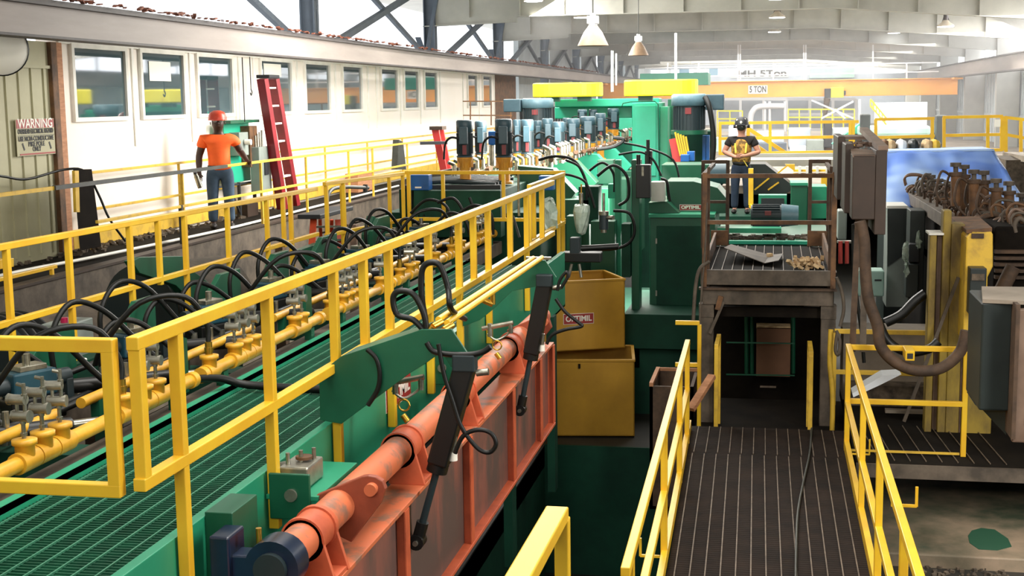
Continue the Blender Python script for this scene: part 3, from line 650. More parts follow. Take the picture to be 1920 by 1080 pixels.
# electrical station behind the man
t = thing('electrical_station', 'green backboard with grey switch boxes standing right behind the man in orange', 'electrical cabinet', (-9.1, 22, 2.63))
part(MB().box(-9.30, -9.24, 21.55, 22.65, 3.25, 4.32), 'backboard', 'green_bright', t)
part(MB().box(-9.35, -9.05, 21.4, 22.7, 4.28, 4.33), 'board_hood', 'green', t)
part(MB().box(-9.24, -9.05, 21.75, 22.15, 3.72, 4.12), 'upper_box', 'cabinet_grey', t, bevel=.01)
part(MB().box(-9.24, -9.06, 22.25, 22.6, 3.5, 4.22), 'meter_panel', 'rust_warm', t, bevel=.01)
d = part(MB().box(-9.1, -8.92, 22.3, 22.85, 3.05, 3.85), 'disconnect_box', 'cabinet_grey', t, bevel=.012)
part(MB().box(-8.92, -8.9, 22.5, 22.68, 3.35, 3.6), 'handle_plate', 'ink', t)
part(MB().cyl((-8.92, 21.95, 3.95), (-9.03, 21.95, 3.95), .05), 'dial', 'sign_white', t)
b = MB()
for k in range(4): b.cyl((-9.0, 22.35+k*.1, 3.85), (-9.0, 22.35+k*.1, 4.05+.03*k), .018, n=8)
part(b, 'conduit', 'steel_dull', t)
for yy in (21.6, 22.0, 22.7): part(MB().bar((-9.2, yy, 2.63), (-9.2, yy, 3.25), .05), 'leg', 'ink', t)
b = MB(); b.bar((-9.2, 21.6, 3.2), (-9.2, 22.0, 2.7), .03); b.bar((-9.2, 20.9, 3.22), (-9.2, 23.2, 3.22), .035); part(b, 'cross_brace', 'ink', t)
part(MB().box(-9.3, -9.1, 22.1, 22.6, 2.63, 2.85), 'base_tray', 'brown_paint', t)
m = MB(); m.cyl((-9.0, 21.9, 4.3), (-9.0, 21.9, 5.4), .01, n=6); solo(m, 'hoist_rope', 'rubber', 'thin dark rope hanging from the beam between the third and fourth window', 'rope')
m = MB(); m.tube([(-8.7, 21.5, 5.39), (-8.7, 21.5, 4.85)], .009, n=6, sub=1); m.tube([(-8.7, 21.5, 4.85), (-8.7, 21.54, 4.8), (-8.7, 21.5, 4.75), (-8.7, 21.46, 4.79)], .012, n=6)
solo(m, 'chain_hook', 'rubber_grey', 'small hook on a chain hanging beside the third office window', 'hook')
# red ladder leaning on the beam
def ladder(label, feet, tops, n, m, wrail, rungm='steel', name='leaning_ladder', back=None):
    t = thing(name, label, 'ladder', (feet[0]+feet[1])/2)
    for k in range(2): part(MB().bar(feet[k], tops[k], wrail, wrail*.5, up=Vector((0, 0, 1))), 'side_rail', m, t, bevel=.004)
    for k in range(n):
        q = (k+.8)/(n+.3); part(MB().bar(feet[0].lerp(tops[0], q), feet[1].lerp(tops[1], q), .09, .03), 'rung', rungm, t)
    return t
f0, f1 = Vector((-8.75, 22.9, 2.64)), Vector((-8.55, 24.6, 2.64)); t0, t1 = Vector((-8.95, 22.6, 5.2)), Vector((-8.95, 23.15, 5.1))
f0 = at(530, 392, X=-8.75); f1 = at(553, 385, X=-8.75); t0 = at(492, 148, X=-8.9); t1 = at(513, 148, X=-8.9)
f0.z = max(f0.z, 2.64); f1.z = max(f1.z, 2.64)
t = ladder('tall dark red stepladder standing beside the electrical station', [f0, f1], [t0, t1], 7, 'ladder_red', .2, 'sign_white')
part(MB().cbox((t0+t1)/2+Vector((0, 0, .04)), .25, .5, .06), 'top_cap', 'ink', t, bevel=.01)
t = ladder('orange stepladder standing low behind the far side railing', [at(578, 560, X=-6.0), at(640, 545, X=-6.0)], [at(588, 412, X=-6.1), at(634, 412, X=-6.1)], 5, 'ladder_orange', .09)
part(MB().box(*[v for v in (lambda a, b: (a.x-.16, a.x+.16, a.y-.08, b.y+.08, a.z, a.z+.06))(at(583, 410, X=-6.1), at(640, 410, X=-6.1))]), 'top_cap', 'ink', t, bevel=.01)
for a_, b_ in (((600, 412), (606, 540)), ((622, 412), (618, 540))): part(MB().bar(at(a_[0], a_[1], X=-6.25), at(b_[0], b_[1], X=-6.45), .05, .03), 'rear_rail', 'ladder_orange', t)
t = thing('leaning_ladder', 'small bright red ladder leaning left of the first motors', 'ladder', at(838, 318, Y=22))
part(MB().bar(at(832, 318, Y=22), at(816, 242, Y=22), .12, .05), 'side_rail', 'red_toolbox', t)
part(MB().bar(at(842, 316, Y=22.3), at(828, 242, Y=22.3), .07, .05), 'side_rail', 'red_toolbox', t)
part(MB().cbox(at(821, 240, Y=22.1), .22, .3, .06), 'top_cap', 'brown_paint', t)
part(MB().cbox(at(813, 268, Y=21.8), .45, .2, .05, rz=.3), 'tool_tray', 'ink', t)
poly_at([(748, 262), (756, 266), (762, 318), (745, 318)], -8.8, -.15, 'rubber_grey', 'covered_post', 'dark wrapped post standing on the catwalk behind the blue junction box', 'post')
b = MB(); b.box(-9.3, -9.0, 28.2, 29.3, 2.63, 3.05); solo(b, 'cardboard_box', 'wood', 'tan box standing on the catwalk against the office wall', 'box', bevel=.01)
# ================================================================== ORANGE TIPPING GATE
gt = thing('tipping_gate', 'long orange steel tipping gate with a pivot tube, hanging beside the green platform', 'steel gate', (-2.1, 8, 0))
TX, TZ = -2.15, 2.575
part(MB().cyl((TX, 5.4, TZ), (TX, 12.3, TZ), .085, n=28), 'pivot_tube', 'orange_worn', gt)
def lug(y, label=None, zb=2.37):
    b = MB()
    b.cyl((TX, y-.11, TZ), (TX, y-.075, TZ), .108, n=28); b.cyl((TX, y+.075, TZ), (TX, y+.11, TZ), .108, n=28)
    b.cyl((TX, y-.11, TZ), (TX, y+.11, TZ), .098, n=28)
    part(b, 'clamp_ring', 'orange', gt)
    b = MB()
    for s in (-.11, .085): b.prism([(TX-.10, y+s, TZ), (TX-.06, y+s, zb), (-1.99, y+s, zb), (TX+.10, y+s, TZ)], (0, .025, 0))
    b.box(TX-.06, -2.0, y-.1, y+.1, zb, zb+.02)
    part(b, 'hanger_lug', 'orange', gt, bevel=.003)
for y in (5.82, 7.45, 8.9, 10.7): lug(y)
# pinned lever on the tube
b = MB(); b.prism([(TX-.12, 6.25, TZ+.05), (TX-.05, 6.25, TZ-.14), (TX+.06, 6.25, TZ-.19), (TX+.22, 6.25, TZ+.02), (TX+.25, 6.25, TZ+.10), (TX+.235, 6.25, TZ+.14), (TX+.20, 6.25, TZ+.16), (TX+.16, 6.25, TZ+.165), (TX+.13, 6.25, TZ+.16)], (0, .04, 0))
part(b, 'pinned_lever', 'redbrown', gt, bevel=.006)
part(MB().cyl((TX+.18, 6.21, TZ+.10), (TX+.18, 6.33, TZ+.10), .032, n=18), 'lever_pin', 'orange_worn', gt)
b = MB(); b.prism([(TX-.12, 11.2, TZ+.05), (TX-.05, 11.2, TZ-.14), (TX+.06, 11.2, TZ-.19), (TX+.28, 11.2, TZ+.08), (TX+.24, 11.2, TZ+.2), (TX+.13, 11.2, TZ+.16)], (0, .04, 0)); part(b, 'pinned_lever', 'redbrown', gt, bevel=.006)
part(MB().cyl((TX+.22, 11.16, TZ+.13), (TX+.22, 11.28, TZ+.13), .032, n=18), 'lever_pin', 'orange_worn', gt)
part(MB().box(-2.07, -2.05, 4.2, 12.05, 1.6, 2.36), 'face_panel', 'orange_plate', gt)
part(MB().box(-2.2, -1.995, 4.2, 12.05, 2.345, 2.37), 'top_flange', 'orange_worn', gt, bevel=.003)
part(MB().box(-2.07, -1.985, 4.2, 12.05, 1.585, 1.61), 'bottom_flange', 'orange', gt, bevel=.003)
for y in (5.4, 6.95, 8.57, 10.1, 11.35, 12.03): part(MB().box(-2.05, -1.995, y-.012, y+.012, 1.61, 2.345).box(-1.998, -1.99, y-.045, y+.045, 1.61, 2.345), 'rib', 'orange', gt)
# ------------------------------------------------------------------ hydraulic cylinders on cranked green brackets
def plane_poly(pts, Y, d, name, m, parent, **k):
    b = MB(); b.prism([at(px, py, Y=Y) for px, py in pts], (0, d, 0)); return part(b, name, m, parent, **k)
def ram(Y, px_top, px_end, label, dr):
    T = at(*px_top, Y=Y); E_ = at(*px_end, Y=Y); d = (E_-T).normalized(); L = (E_-T).length
    t = thing('hydraulic_cylinder', label, 'hydraulic cylinder', E_)
    b = MB(); B0 = T+d*.02; B1 = T+d*L*.56
    part(MB().bar(B0, B1, .125, .125, up=Vector((0, 1, 0))), 'barrel_guard', 'black', t, bevel=.012)
    part(MB().cbox(B0+Vector((0, -.02, .02)), .13, .1, .10), 'head_block', 'motor_dark', t, bevel=.01)
    part(MB().cyl(B1, B1+d*.05, .062, n=18), 'gland', 'black', t)
    part(MB().cyl(B1, E_-d*.04, .021, n=14), 'rod', 'motor_dark', t)
    b = MB(); b.cyl(E_-d*.12, E_+d*.0, .036, n=14); b.cyl(E_+Vector((0, -.045, 0)), E_+Vector((0, .045, 0)), .045, n=16); part(b, 'rod_clevis', 'black', t)
    part(MB().cyl(E_+Vector((0, -.06, -.0)), E_+Vector((0, .06, 0)), .016, n=10), 'clevis_pin', 'steel', t)
    x = B1+Vector((.085, 0, .02)); part(MB().cyl(x, x+Vector((0, 0, .05)), .026, n=12), 'port_cap', 'sign_white', t)
    part(MB().cyl(x+Vector((0, 0, .05)), x+Vector((.01, 0, .14)), .018, n=8), 'port_fitting', 'steel', t)
    part(MB().cyl(T+Vector((.06, -.02, -.06)), T+Vector((.13, -.02, -.05)), .02, n=8), 'top_fitting', 'steel', t)
    return T, E_, B1
T1, E1, M1 = ram(7.2, (875, 678), (783, 1014), 'nearer black hydraulic cylinder standing against the orange gate', 1)
T2, E2, M2 = ram(10.4, (1023, 525), (976, 768), 'farther black hydraulic cylinder standing before the yellow bins', 1)
def bracket(Y, pts, back, label):
    t = thing('cylinder_bracket', label, 'steel bracket', at(pts[0][0], pts[0][1], Y=Y))
    for s in (.0, .28): plane_poly(pts, Y+s, .022, 'side_plate', 'green', t, bevel=.003)
    a, b_, c = [at(*p, Y=Y) for p in back]
    b = MB(); b.hexa([a+Vector((0, .02, -.012)), b_+Vector((0, .02, -.012)), b_+Vector((0, .28, -.012)), a+Vector((0, .28, -.012)), a+Vector((0, .02, 0)), b_+Vector((0, .02, 0)), b_+Vector((0, .28, 0)), a+Vector((0, .28, 0))])
    part(b, 'top_plate', 'green', t)
    return t
b1 = bracket(7.2, [(598, 700), (640, 668), (790, 618), (846, 617), (876, 662), (874, 690), (845, 688), (828, 660), (796, 683), (767, 701), (731, 728), (690, 758), (640, 795), (600, 788)], [(640, 668), (790, 618), 0 and 0 or (846, 617)], 'nearer cranked green bracket reaching out to the first black cylinder')
b2 = bracket(10.4, [(868, 560), (900, 540), (1005, 487), (1022, 488), (1043, 520), (1040, 545), (1012, 536), (960, 546), (925, 580), (900, 600), (868, 612)], [(900, 540), (1005, 487), (1022, 488)], 'farther cranked green bracket reaching out to the second black cylinder')
t = thing('tube_pair', 'pair of thin yellow hydraulic tubes spanning between the two green brackets', 'pipe', at(825, 610, Y=7.3))
for a_, b_ in (((822, 606), (1000, 491)), ((838, 612), (1016, 490))):
    part(MB().cyl(at(*a_, Y=7.3)+Vector((0, 0, .02)), at(*b_, Y=10.35)+Vector((0, 0, .03)), .019, n=12), 'tube', 'yellow', t)
for px, py in ((812, 612), (832, 618)):
    c = at(px, py, Y=7.25); m = MB(); m.cyl(c, c+Vector((-.05, 0, -.07)), .018, n=8); m.cyl(c+Vector((.04, .05, .02)), c, .02, n=8); m.cyl(c+Vector((-.05, 0, -.07)), c+Vector((-.05, 0, -.12)), .016, n=6); part(m, 'elbow_fitting', 'brass', t)
c = at(1010, 484, Y=10.35); part(MB().cbox(c, .2, .04, .02), 'clamp_bar', 'steel', t)
c = at(905, 562, Y=8.7); m = MB(); m.cyl(c, c+Vector((.07, 0, -.03)), .022, n=8); m.cyl(c+Vector((.07, 0, -.03)), c+Vector((.07, 0, .05)), .018, n=8); part(m, 'tee_fitting', 'brass', t)
# loops and lines of hose
def hose(pts, Y, r, label, name='hydraulic_hose', m='rubber', group=None, sub=6):
    P = [at(p[0], p[1], Y=(p[2] if len(p) > 2 else Y)) for p in pts]
    return solo(MB().tube(P, r, n=8, sub=sub), name, m, label, 'hose', group)
hose([(802, 628), (775, 600), (745, 590), (737, 560), (748, 546), (775, 552), (795, 590), (800, 625)], 7.25, .018, 'small closed loop of black hose above the nearer bracket')
hose([(798, 600), (790, 550), (792, 505), (808, 492), (826, 500), (840, 540), (846, 580), (872, 598, 8.2)], 7.35, .018, 'tall black hose loop standing above the grating')
hose([(800, 642), (812, 658), (840, 664), (880, 665), (905, 660), (920, 650)], 7.15, .017, 'black hose swinging from the tube fittings over the first cylinder')
hose([(822, 645), (832, 700), (848, 750), (865, 800), (895, 840), (918, 848), (930, 832), (920, 812), (895, 806), (868, 818), (853, 850)], 7.1, .013, 'thin black hose looping down past the first cylinder to its lower port')
hose([(1042, 560), (1060, 585), (1085, 605), (1090, 612), (1060, 618), (1035, 628), (1025, 645)], 10.3, .014, 'thin black hose looping over the upper yellow bin to the second cylinder')
hose([(1045, 545), (1050, 525), (1062, 510), (1064, 520), (1052, 540)], 10.3, .013, 'short black hose loop at the top of the second cylinder')
hose([(688, 655), (705, 672), (712, 700), (708, 730), (690, 760)], 7.17, .014, 'black hose curving down the face of the nearer green bracket')
# dark pivot blocks at the cylinder tops
# blue pillow block bearing and its green bracket
t = thing('pillow_block', 'dark blue pillow block bearing holding the near end of the orange tube', 'bearing', (TX, 5.4, TZ-.2))
b = MB(); b.cyl((TX, 5.32, TZ), (TX, 5.46, TZ), .125, n=28); b.box(TX-.2, TX+.05, 5.33, 5.45, TZ-.13, TZ+.05); b.box(TX-.28, TX-.185, 5.3, 5.48, TZ-.16, TZ+.14)
part(b, 'housing', 'navy', t, bevel=.01)
part(MB().cyl((TX, 5.29, TZ), (TX, 5.32, TZ), .075, n=24), 'shaft_end', 'motor_dark', t)
part(MB().cyl((TX-.08, 5.39, TZ+.09), (TX-.08, 5.39, TZ+.16), .014, n=8), 'grease_nipple', 'brass', t)
t = thing('bearing_bracket', 'green steel bracket carrying the blue bearing on the platform side', 'steel bracket', (-2.47, 5.2, 2.3))
part(MB().box(-2.535, -2.40, 5.5, 5.8, 2.28, 2.76), 'back_plate', 'green', t, bevel=.004)

# valve blocks on green shelves
def shelf(Y, label, s=1.0, X0=-2.53):
    t = thing('valve_shelf', label, 'steel bracket', (X0+.15, Y, 2.55))
    part(MB().box(X0, X0+.28*s, Y-.05, Y+.6*s, 2.60, 2.625), 'shelf_plate', 'green_light', t, bevel=.003)
    part(MB().box(X0+.02, X0+.24*s, Y-.06, Y-.04, 2.50, 2.74), 'end_plate', 'green', t, bevel=.006)
    part(MB().cyl((X0+.14*s, Y-.075, 2.63), (X0+.14*s, Y-.055, 2.63), .033, n=18), 'round_plug', 'steel_dull', t)
    v = thing('manual_valve', 'silver valve block standing on the ' + label.split(' ', 1)[1], 'valve', (X0+.15, Y+.2, 2.625))
    part(MB().box(X0+.03, X0+.19, Y+.06, Y+.30*s, 2.63, 2.74), 'valve_block', 'steel_dull', v, bevel=.01)
    for k in range(3): part(MB().cyl((X0+.06+.05*k, Y+.12+.06*k, 2.74), (X0+.06+.05*k, Y+.12+.06*k, 2.80), .012, n=8), 'stud', 'steel', v)
    part(MB().cyl((X0-.04, Y+.15, 2.70), (X0+.05, Y+.15, 2.72), .03, n=10).cyl((X0-.06, Y+.15, 2.7), (X0-.06, Y+.15, 2.77), .014, n=8), 'side_fitting', 'steel', v)
    part(MB().cyl((X0+.12, Y+.2, 2.75), (X0+.12, Y+.2, 2.765), .045, n=14), 'round_cap', 'rust_warm', v)
shelf(6.28, 'the near green shelf bolted to the platform side'[4:].join(['the ', '']), 1.0)
shelf(9.55, 'the far green shelf bolted to the platform side'[4:].join(['the ', '']), .8)
# fittings hanging on the platform side
def clutter(c, label, Y):
    t = thing('hose_fitting_cluster', label, 'fitting', at(c[0], c[1], Y=Y)); x, z = at(c[0], c[1], Y=Y).x, at(c[0], c[1], Y=Y).z
    V = Vector
    part(MB().cyl(V((x-.14, Y, z-.02)), V((x+.10, Y, z+.03)), .018, n=8).cyl(V((x-.08, Y, z+.02)), V((x-.08, Y, z-.08)), .02, n=8).cyl(V((x+.08, Y, z+.02)), V((x+.08, Y, z-.05)), .018, n=8), 'valve_body', 'steel', t)
    part(MB().tube([V((x-.1, Y, z-.06)), V((x-.03, Y-.02, z-.1)), V((x+.04, Y, z-.07)), V((x+.08, Y, z-.03))], .008, n=6), 'small_line', 'steel_dull', t)
    m = MB(); m.tube([V((x-.02+.035*math.cos(a), Y-.03, z-.14+.035*math.sin(a))) for a in [k*math.pi/4 for k in range(9)]], .006, n=6, sub=2); part(m, 'brass_ring', 'brass', t)
    part(MB().cyl(V((x-.03, Y-.03, z-.2)), V((x-.0, Y-.03, z-.24)), .02, n=8), 'brass_plug', 'brass', t)
clutter((765, 715), 'chrome fittings and brass ring hanging below the nearer green bracket', 7.6)
clutter((938, 612), 'chrome fittings and brass ring hanging below the yellow tube pair', 9.7)
# maker plate on the beam
def optimil(parent_label, c, w_, h_, rot, tilt=0, Y=None):
    t = root('nameplate', parent_label, 'sign', c); t.rotation_euler = rot
    MB().box(-w_/2, w_/2, -h_/2, h_/2, -.004, 0).build('plate', 'sign_white', t)
    MB().box(-w_/2+.006, w_/2-.006, -h_/2+.006, h_/2-.006, 0, .002).build('red_field', 'sign_red', t)
    text_mesh('OPTIMIL', h_*.72, 'lettering', 'sign_white', t, (0, 0, .003), (0, 0, 0), width=w_*.86, extr=.002, bold=.003)
    return t
optimil('red OPTIMIL nameplate on the green platform side, half hidden by the first cylinder', Vector((-2.53, 8.7, 2.62)), .62, .17, (math.pi/2, 0, math.pi/2))
# ================================================================== YELLOW BINS
def bin_(label, A, W, D, Hh, rz, z0, m='yellow_bin'):
    t = root('steel_bin', label, 'bin', (A.x, A.y, z0), rz)   # A = front right corner
    b = MB(); k = .02
    b.box(-W, 0, 0, k, 0, Hh).box(-W, 0, D-k, D, 0, Hh).box(-W, -W+k, 0, D, 0, Hh).box(-k, 0, 0, D, 0, Hh).box(-W, 0, 0, D, 0, k)
    b.build('bin_shell', m, t, bevel=.004)
    b = MB(); r = .035
    b.box(-W-.01, .01, -.012, r, Hh-.02, Hh+.01).box(-W-.01, .01, D-r, D+.012, Hh-.02, Hh+.01).box(-W-.01, -W+r, 0, D, Hh-.02, Hh+.01).box(-r, .01, 0, D, Hh-.02, Hh+.01)
    b.build('rim', m, t, bevel=.004)
    return t
A = at(1190, 818, Z=.02); tb = bin_('lower of the two stacked yellow steel bins below the green cabinet', A, 1.35, 1.1, 1.06, math.radians(7), .02)
MB().cbox((-.75, -.012, .98), .03, .02, .06).build('drain_hole', 'grime', tb)
A2 = at(1172, 652, Z=1.12); tb = bin_('upper yellow steel bin with the red OPTIMIL plate, set askew on the other bin', A2, 1.3, 1.0, .98, math.radians(24), 1.12)
pl = optimil('red OPTIMIL plate fixed to the front of the upper yellow bin', Vector((0, 0, 0)), .44, .15, (0, 0, 0))
M_ = Matrix.Translation(Vector((A2.x, A2.y, 1.12))) @ Matrix.Rotation(math.radians(24), 4, 'Z')
pl.matrix_world = M_ @ Matrix.Translation(Vector((-.68, -.008, .45))) @ Matrix.Rotation(math.pi/2, 4, 'X')
t = root('waste_bag', 'crumpled pale plastic bag lying in the upper yellow bin', 'bag', M_ @ Vector((-1.0, .6, .7)))
MB().ball((0, 0, 0), .2, n=14, sz=1.5).crumple(.03).build('bag_body', 'plastic_bag', t)
# ================================================================== FEED WORKS AND BANDMILLS
def rbox(x0, y0, x1, y1, Y, d, mb=None):
    a = at(x0, (y0+y1)/2, Y=Y); c = at(x1, (y0+y1)/2, Y=Y); e = at((x0+x1)/2, y0, Y=Y); f = at((x0+x1)/2, y1, Y=Y)
    return (mb or MB()).box(a.x, c.x, Y, Y+d, f.z, e.z)
fw = thing('feed_works', 'long green feed machine that carries the rows of upright motors', 'sawmill machine', (-4.4, 27, 0))
part(MB().box(-5.6, -3.3, 18.8, 29.8, 0, 3.0), 'base_frame', 'green_dark', fw, bevel=.01)
part(MB().box(-5.3, -3.75, 18.5, 40, 3.0, 3.36), 'top_beam', 'green_dark', fw, bevel=.01)
part(MB().box(-5.0, -3.75, 18.2, 18.5, 2.7, 3.36), 'front_bulkhead', 'green_dark', fw, bevel=.01)
for k, y in enumerate((20.3, 22.8, 25.5, 28.3, 31.5, 35)):
    b = MB(); b.prism([(-3.9, y, 3.0), (-3.15, y, 3.0), (-3.0, y, 3.18), (-3.35, y, 3.55), (-3.9, y, 3.6)], (0, .35, 0)); part(b, 'gusset_head', 'green_bright' if k > 1 else 'green', fw, bevel=.008)
    part(MB().box(-3.2, -2.75, y-.3, y+.5, 1.4, 3.1), 'guide_column', 'green', fw, bevel=.01)
for k, (x0, y0, x1, y1, Y, d, m) in enumerate(((1062, 405, 1085, 470, 19.2, .3, 'green'), (1085, 350, 1122, 420, 20, .4, 'green_dark'), (1108, 415, 1153, 640, 19.6, .3, 'green'), (1153, 300, 1164, 600, 19.9, .15, 'green_light'), (1165, 420, 1182, 520, 19.4, .3, 'green_dark'), (1184, 300, 1199, 600, 19.5, .35, 'green'), (1060, 470, 1108, 660, 19.8, .3, 'green_dark'), (1150, 640, 1200, 690, 19.2, .4, 'green_dark'), (1170, 590, 1325, 655, 19.05, 2.5, 'green_dark'), (1120, 300, 1150, 345, 24, .4, 'green'), (1140, 345, 1160, 372, 20.2, .2, 'green_bright'))):
    part(rbox(x0, y0, x1, y1, Y, d), 'side_plate', m, fw, bevel=.008)
part(MB().box(-3.3, -1.0, 19.2, 24, 0, 1.2), 'floor_base', 'green_dark', fw)
for k in range(7): part(MB().tube([(-5.2, 18.6+k*.22, 3.42), (-4.6, 18.62+k*.22, 3.46), (-3.9, 18.6+k*.22, 3.42)], .03, n=7), 'cross_line', 'black' if k % 2 else 'motor_dark', fw)
part(MB().box(-5.2, -3.8, 18.45, 18.6, 3.36, 3.42), 'front_channel', 'ink', fw)
# motors
def motor_proto(k=1.0):
    t = root('upright_motor', 'x', 'electric motor', (0, 0, 0), group='upright motors on the green feed machine')
    b = MB(); b.lathe([(.001, 0), (.115, 0), (.118, .02), (.118, .34), (.10, .36)], (0, 0, 0), n=22)
    for a in range(22): 
        th = a*2*math.pi/22; b.cbox((.118*math.cos(th), .118*math.sin(th), .18), .02, .006, .3, rz=th)
    b.build('motor_body', 'motor_dark', t)
    MB().lathe([(.10, .34), (.128, .345), (.128, .50), (.11, .52), (.001, .52)], (0, 0, 0), n=12).build('fan_cowl', 'motor', t)
    MB().box(-.075, .055, -.185, -.10, .17, .42).build('terminal_box', 'motor', t, bevel=.012)
    MB().box(-.03, .03, -.128, -.118, .02, .16).build('red_label', 'red_label', t)
    MB().lathe([(.001, -.02), (.13, -.02), (.13, 0), (.001, 0)], (0, 0, 0), n=20).build('flange', 'motor', t)
    b = MB(); b.lathe([(.085, -.4), (.085, -.12), (.125, -.05), (.125, -.02)], (0, 0, 0), n=20)
    for a in range(6): th = a*math.pi/3+.3; b.cbox((.1*math.cos(th), .1*math.sin(th), -.1), .05, .012, .14, rz=th)
    b.lathe([(.13, -.4), (.13, -.36), (.085, -.36)], (0, 0, 0), n=20); b.build('gear_housing', 'motor_orange', t)
    MB().tube([(-.07, -.15, .25), (-.2, -.12, .27), (-.3, 0, .18), (-.33, .05, -.05)], .018, n=6).build('motor_cable', 'rubber', t)
    return t
mp = motor_proto()
ml = [(872, 19, 225, 292, 32), (945, 19.3, 223, 292, 33), (1027, 24.5, 222, 276, 22), (1048, 23.5, 228, 284, 23), (1075, 25, 222, 272, 26), (1103, 26, 218, 266, 29), (1126, 28, 212, 262, 20), (1150, 30, 203, 241, 22),
      (902, 21.8, 227, 287, 23), (970, 24, 224, 285, 16), (989, 22.6, 224, 286, 25), (1009, 25, 226, 277, 17), (1062, 28, 221, 264, 14), (1092, 29, 205, 232, 18), (1112, 30, 205, 232, 16), (1138, 33, 204, 236, 14)]
nm = ['first upright motor of the front row, on a wide orange gear housing', 'second upright motor of the front row, right of the blue transmitter', 'third upright motor of the front row', 'fourth upright motor of the front row', 'fifth upright motor of the front row', 'sixth upright motor of the front row, before the bright green housing', 'seventh upright motor of the front row', 'last upright motor of the front row, against the bright green housing',
      'first upright motor of the rear row, seen between the first two front ones', 'second upright motor of the rear row', 'third upright motor of the rear row, with a pale cable strip', 'fourth upright motor of the rear row', 'fifth upright motor of the rear row', 'sixth upright motor of the rear row', 'seventh upright motor of the rear row', 'last upright motor of the rear row']
for i, (px, Y, yt, yb, wp) in enumerate(ml):
    o = mp if i == 0 else copy_tree(mp); c = at(px, yb, Y=Y); zt = at(px, yt, Y=Y).z; s = wp*Y/2500/.256
    o.location = c; o.scale = (s, s, (zt-c.z)/.52); o['label'] = nm[i]; o.rotation_euler = (0, 0, random.uniform(-.1, .15)+.15)
# fittings: rows of silver cartridge valves along the machine
def cart_proto():
    t = root('cartridge_valve', 'x', 'valve', (0, 0, 0), group='silver cartridge valves along the feed machine')
    b = MB(); b.cyl((0, 0, 0), (0, 0, .1), .035, n=8); b.cyl((0, 0, .1), (0, 0, .2), .024, n=8); b.cyl((0, 0, .05), (.09, -.06, .08), .02, n=6); b.build('valve_body', 'steel', t)
    MB().cyl((.09, -.06, .08), (.13, -.09, .09), .03, n=8).build('end_nut', 'rust_warm', t)
    MB().cyl((0, 0, .2), (-.07, -.03, .23), .022, n=6).build('elbow', 'steel', t)
    return t
cp = cart_proto(); n = 0
for X, z, ys in ((-4.05, 3.38, [20.2+.36*k for k in range(42)]), (-3.55, 3.55, [20.9+.42*k for k in range(32)]), (-4.75, 3.38, [19.7+.5*k for k in range(24)])):
    for k, y in enumerate(ys):
        o = cp if n == 0 else copy_tree(cp); n += 1
        o.location = (X+random.uniform(-.06, .06), y, z); o.rotation_euler = (0, 0, random.uniform(-1, 1)); o.scale = (1.35,)*3
        o['label'] = 'silver cartridge valve in the %s row along the feed machine, below the motors' % ('front' if X == -4.05 else ('lower right' if X == -3.55 else 'rear'))
        o['group'] = 'silver cartridge valves, %s row' % ('front' if X == -4.05 else ('lower right' if X == -3.55 else 'rear'))
# blue boxes
t = thing('junction_box', 'blue junction box mounted beyond the left yellow railing', 'control box', at(793, 358, Y=18.2))
part(rbox(768, 328, 804, 357, 18.2, .2), 'enclosure', 'blue', t, bevel=.01)
for dx in (774, 790, 800): part(MB().tube([at(dx, 358, Y=18.3), at(dx-2, 385, Y=18.3), at(dx-6, 420, Y=18.1), at(dx+6, 440, Y=18)], .012, n=6), 'cable', 'rubber', t)
part(rbox(778, 350, 790, 353, 18.19, .01), 'white_mark', 'sign_white', t)
t = thing('junction_box', 'blue junction box seen between the posts at the right end of the long railing', 'control box', at(1025, 358, Y=18.2))
part(rbox(1010, 330, 1037, 357, 18.4, .2), 'enclosure', 'blue', t, bevel=.01)
t = thing('transmitter', 'blue level transmitter between the first two front motors', 'instrument', at(922, 272, Y=20.5))
part(rbox(915, 246, 931, 272, 20.5, .2), 'enclosure', 'blue', t, bevel=.02)
part(MB().cyl(at(923, 272, Y=20.6), at(923, 310, Y=20.6), .05, n=12), 'sensor_body', 'steel', t)
# more hoses around the feed works
hs = [([(1010, 300), (1040, 293), (1075, 300), (1095, 330), (1105, 370)], 19.4, .022), ([(1040, 325), (1075, 330), (1100, 345), (1115, 390)], 19.0, .018), ([(1120, 330), (1150, 310), (1175, 330), (1178, 370), (1160, 385)], 19.3, .022), ([(1150, 395), (1180, 400), (1190, 430), (1180, 455), (1150, 467), (1110, 468)], 19.0, .022), ([(1160, 290), (1200, 285), (1225, 300), (1240, 330)], 21, .018), ([(1170, 268), (1215, 278), (1262, 300), (1275, 345)], 22, .018), ([(1105, 320), (1130, 305), (1150, 325), (1152, 360)], 20, .02), ([(1060, 300), (1085, 312), (1098, 340), (1100, 375)], 19.2, .018), ([(1120, 280), (1150, 275), (1170, 262), (1150, 258)], 23, .03), ([(820, 380), (850, 372), (870, 400), (880, 440)], 17.5, .02), ([(810, 430), (840, 400), (870, 410), (885, 450)], 17.0, .02), ([(770, 400), (800, 375), (835, 385), (850, 420)], 17.6, .02), ([(860, 400), (890, 385), (920, 400), (925, 440)], 17.4, .02), ([(880, 370), (900, 420), (910, 450)], 17.8, .02)]
for i, (pts, Y, r) in enumerate(hs): hose(pts, Y, r, 'black hose curling through the green feed machine, %s of the tangle' % ordn[i], group='hoses of the feed machine')
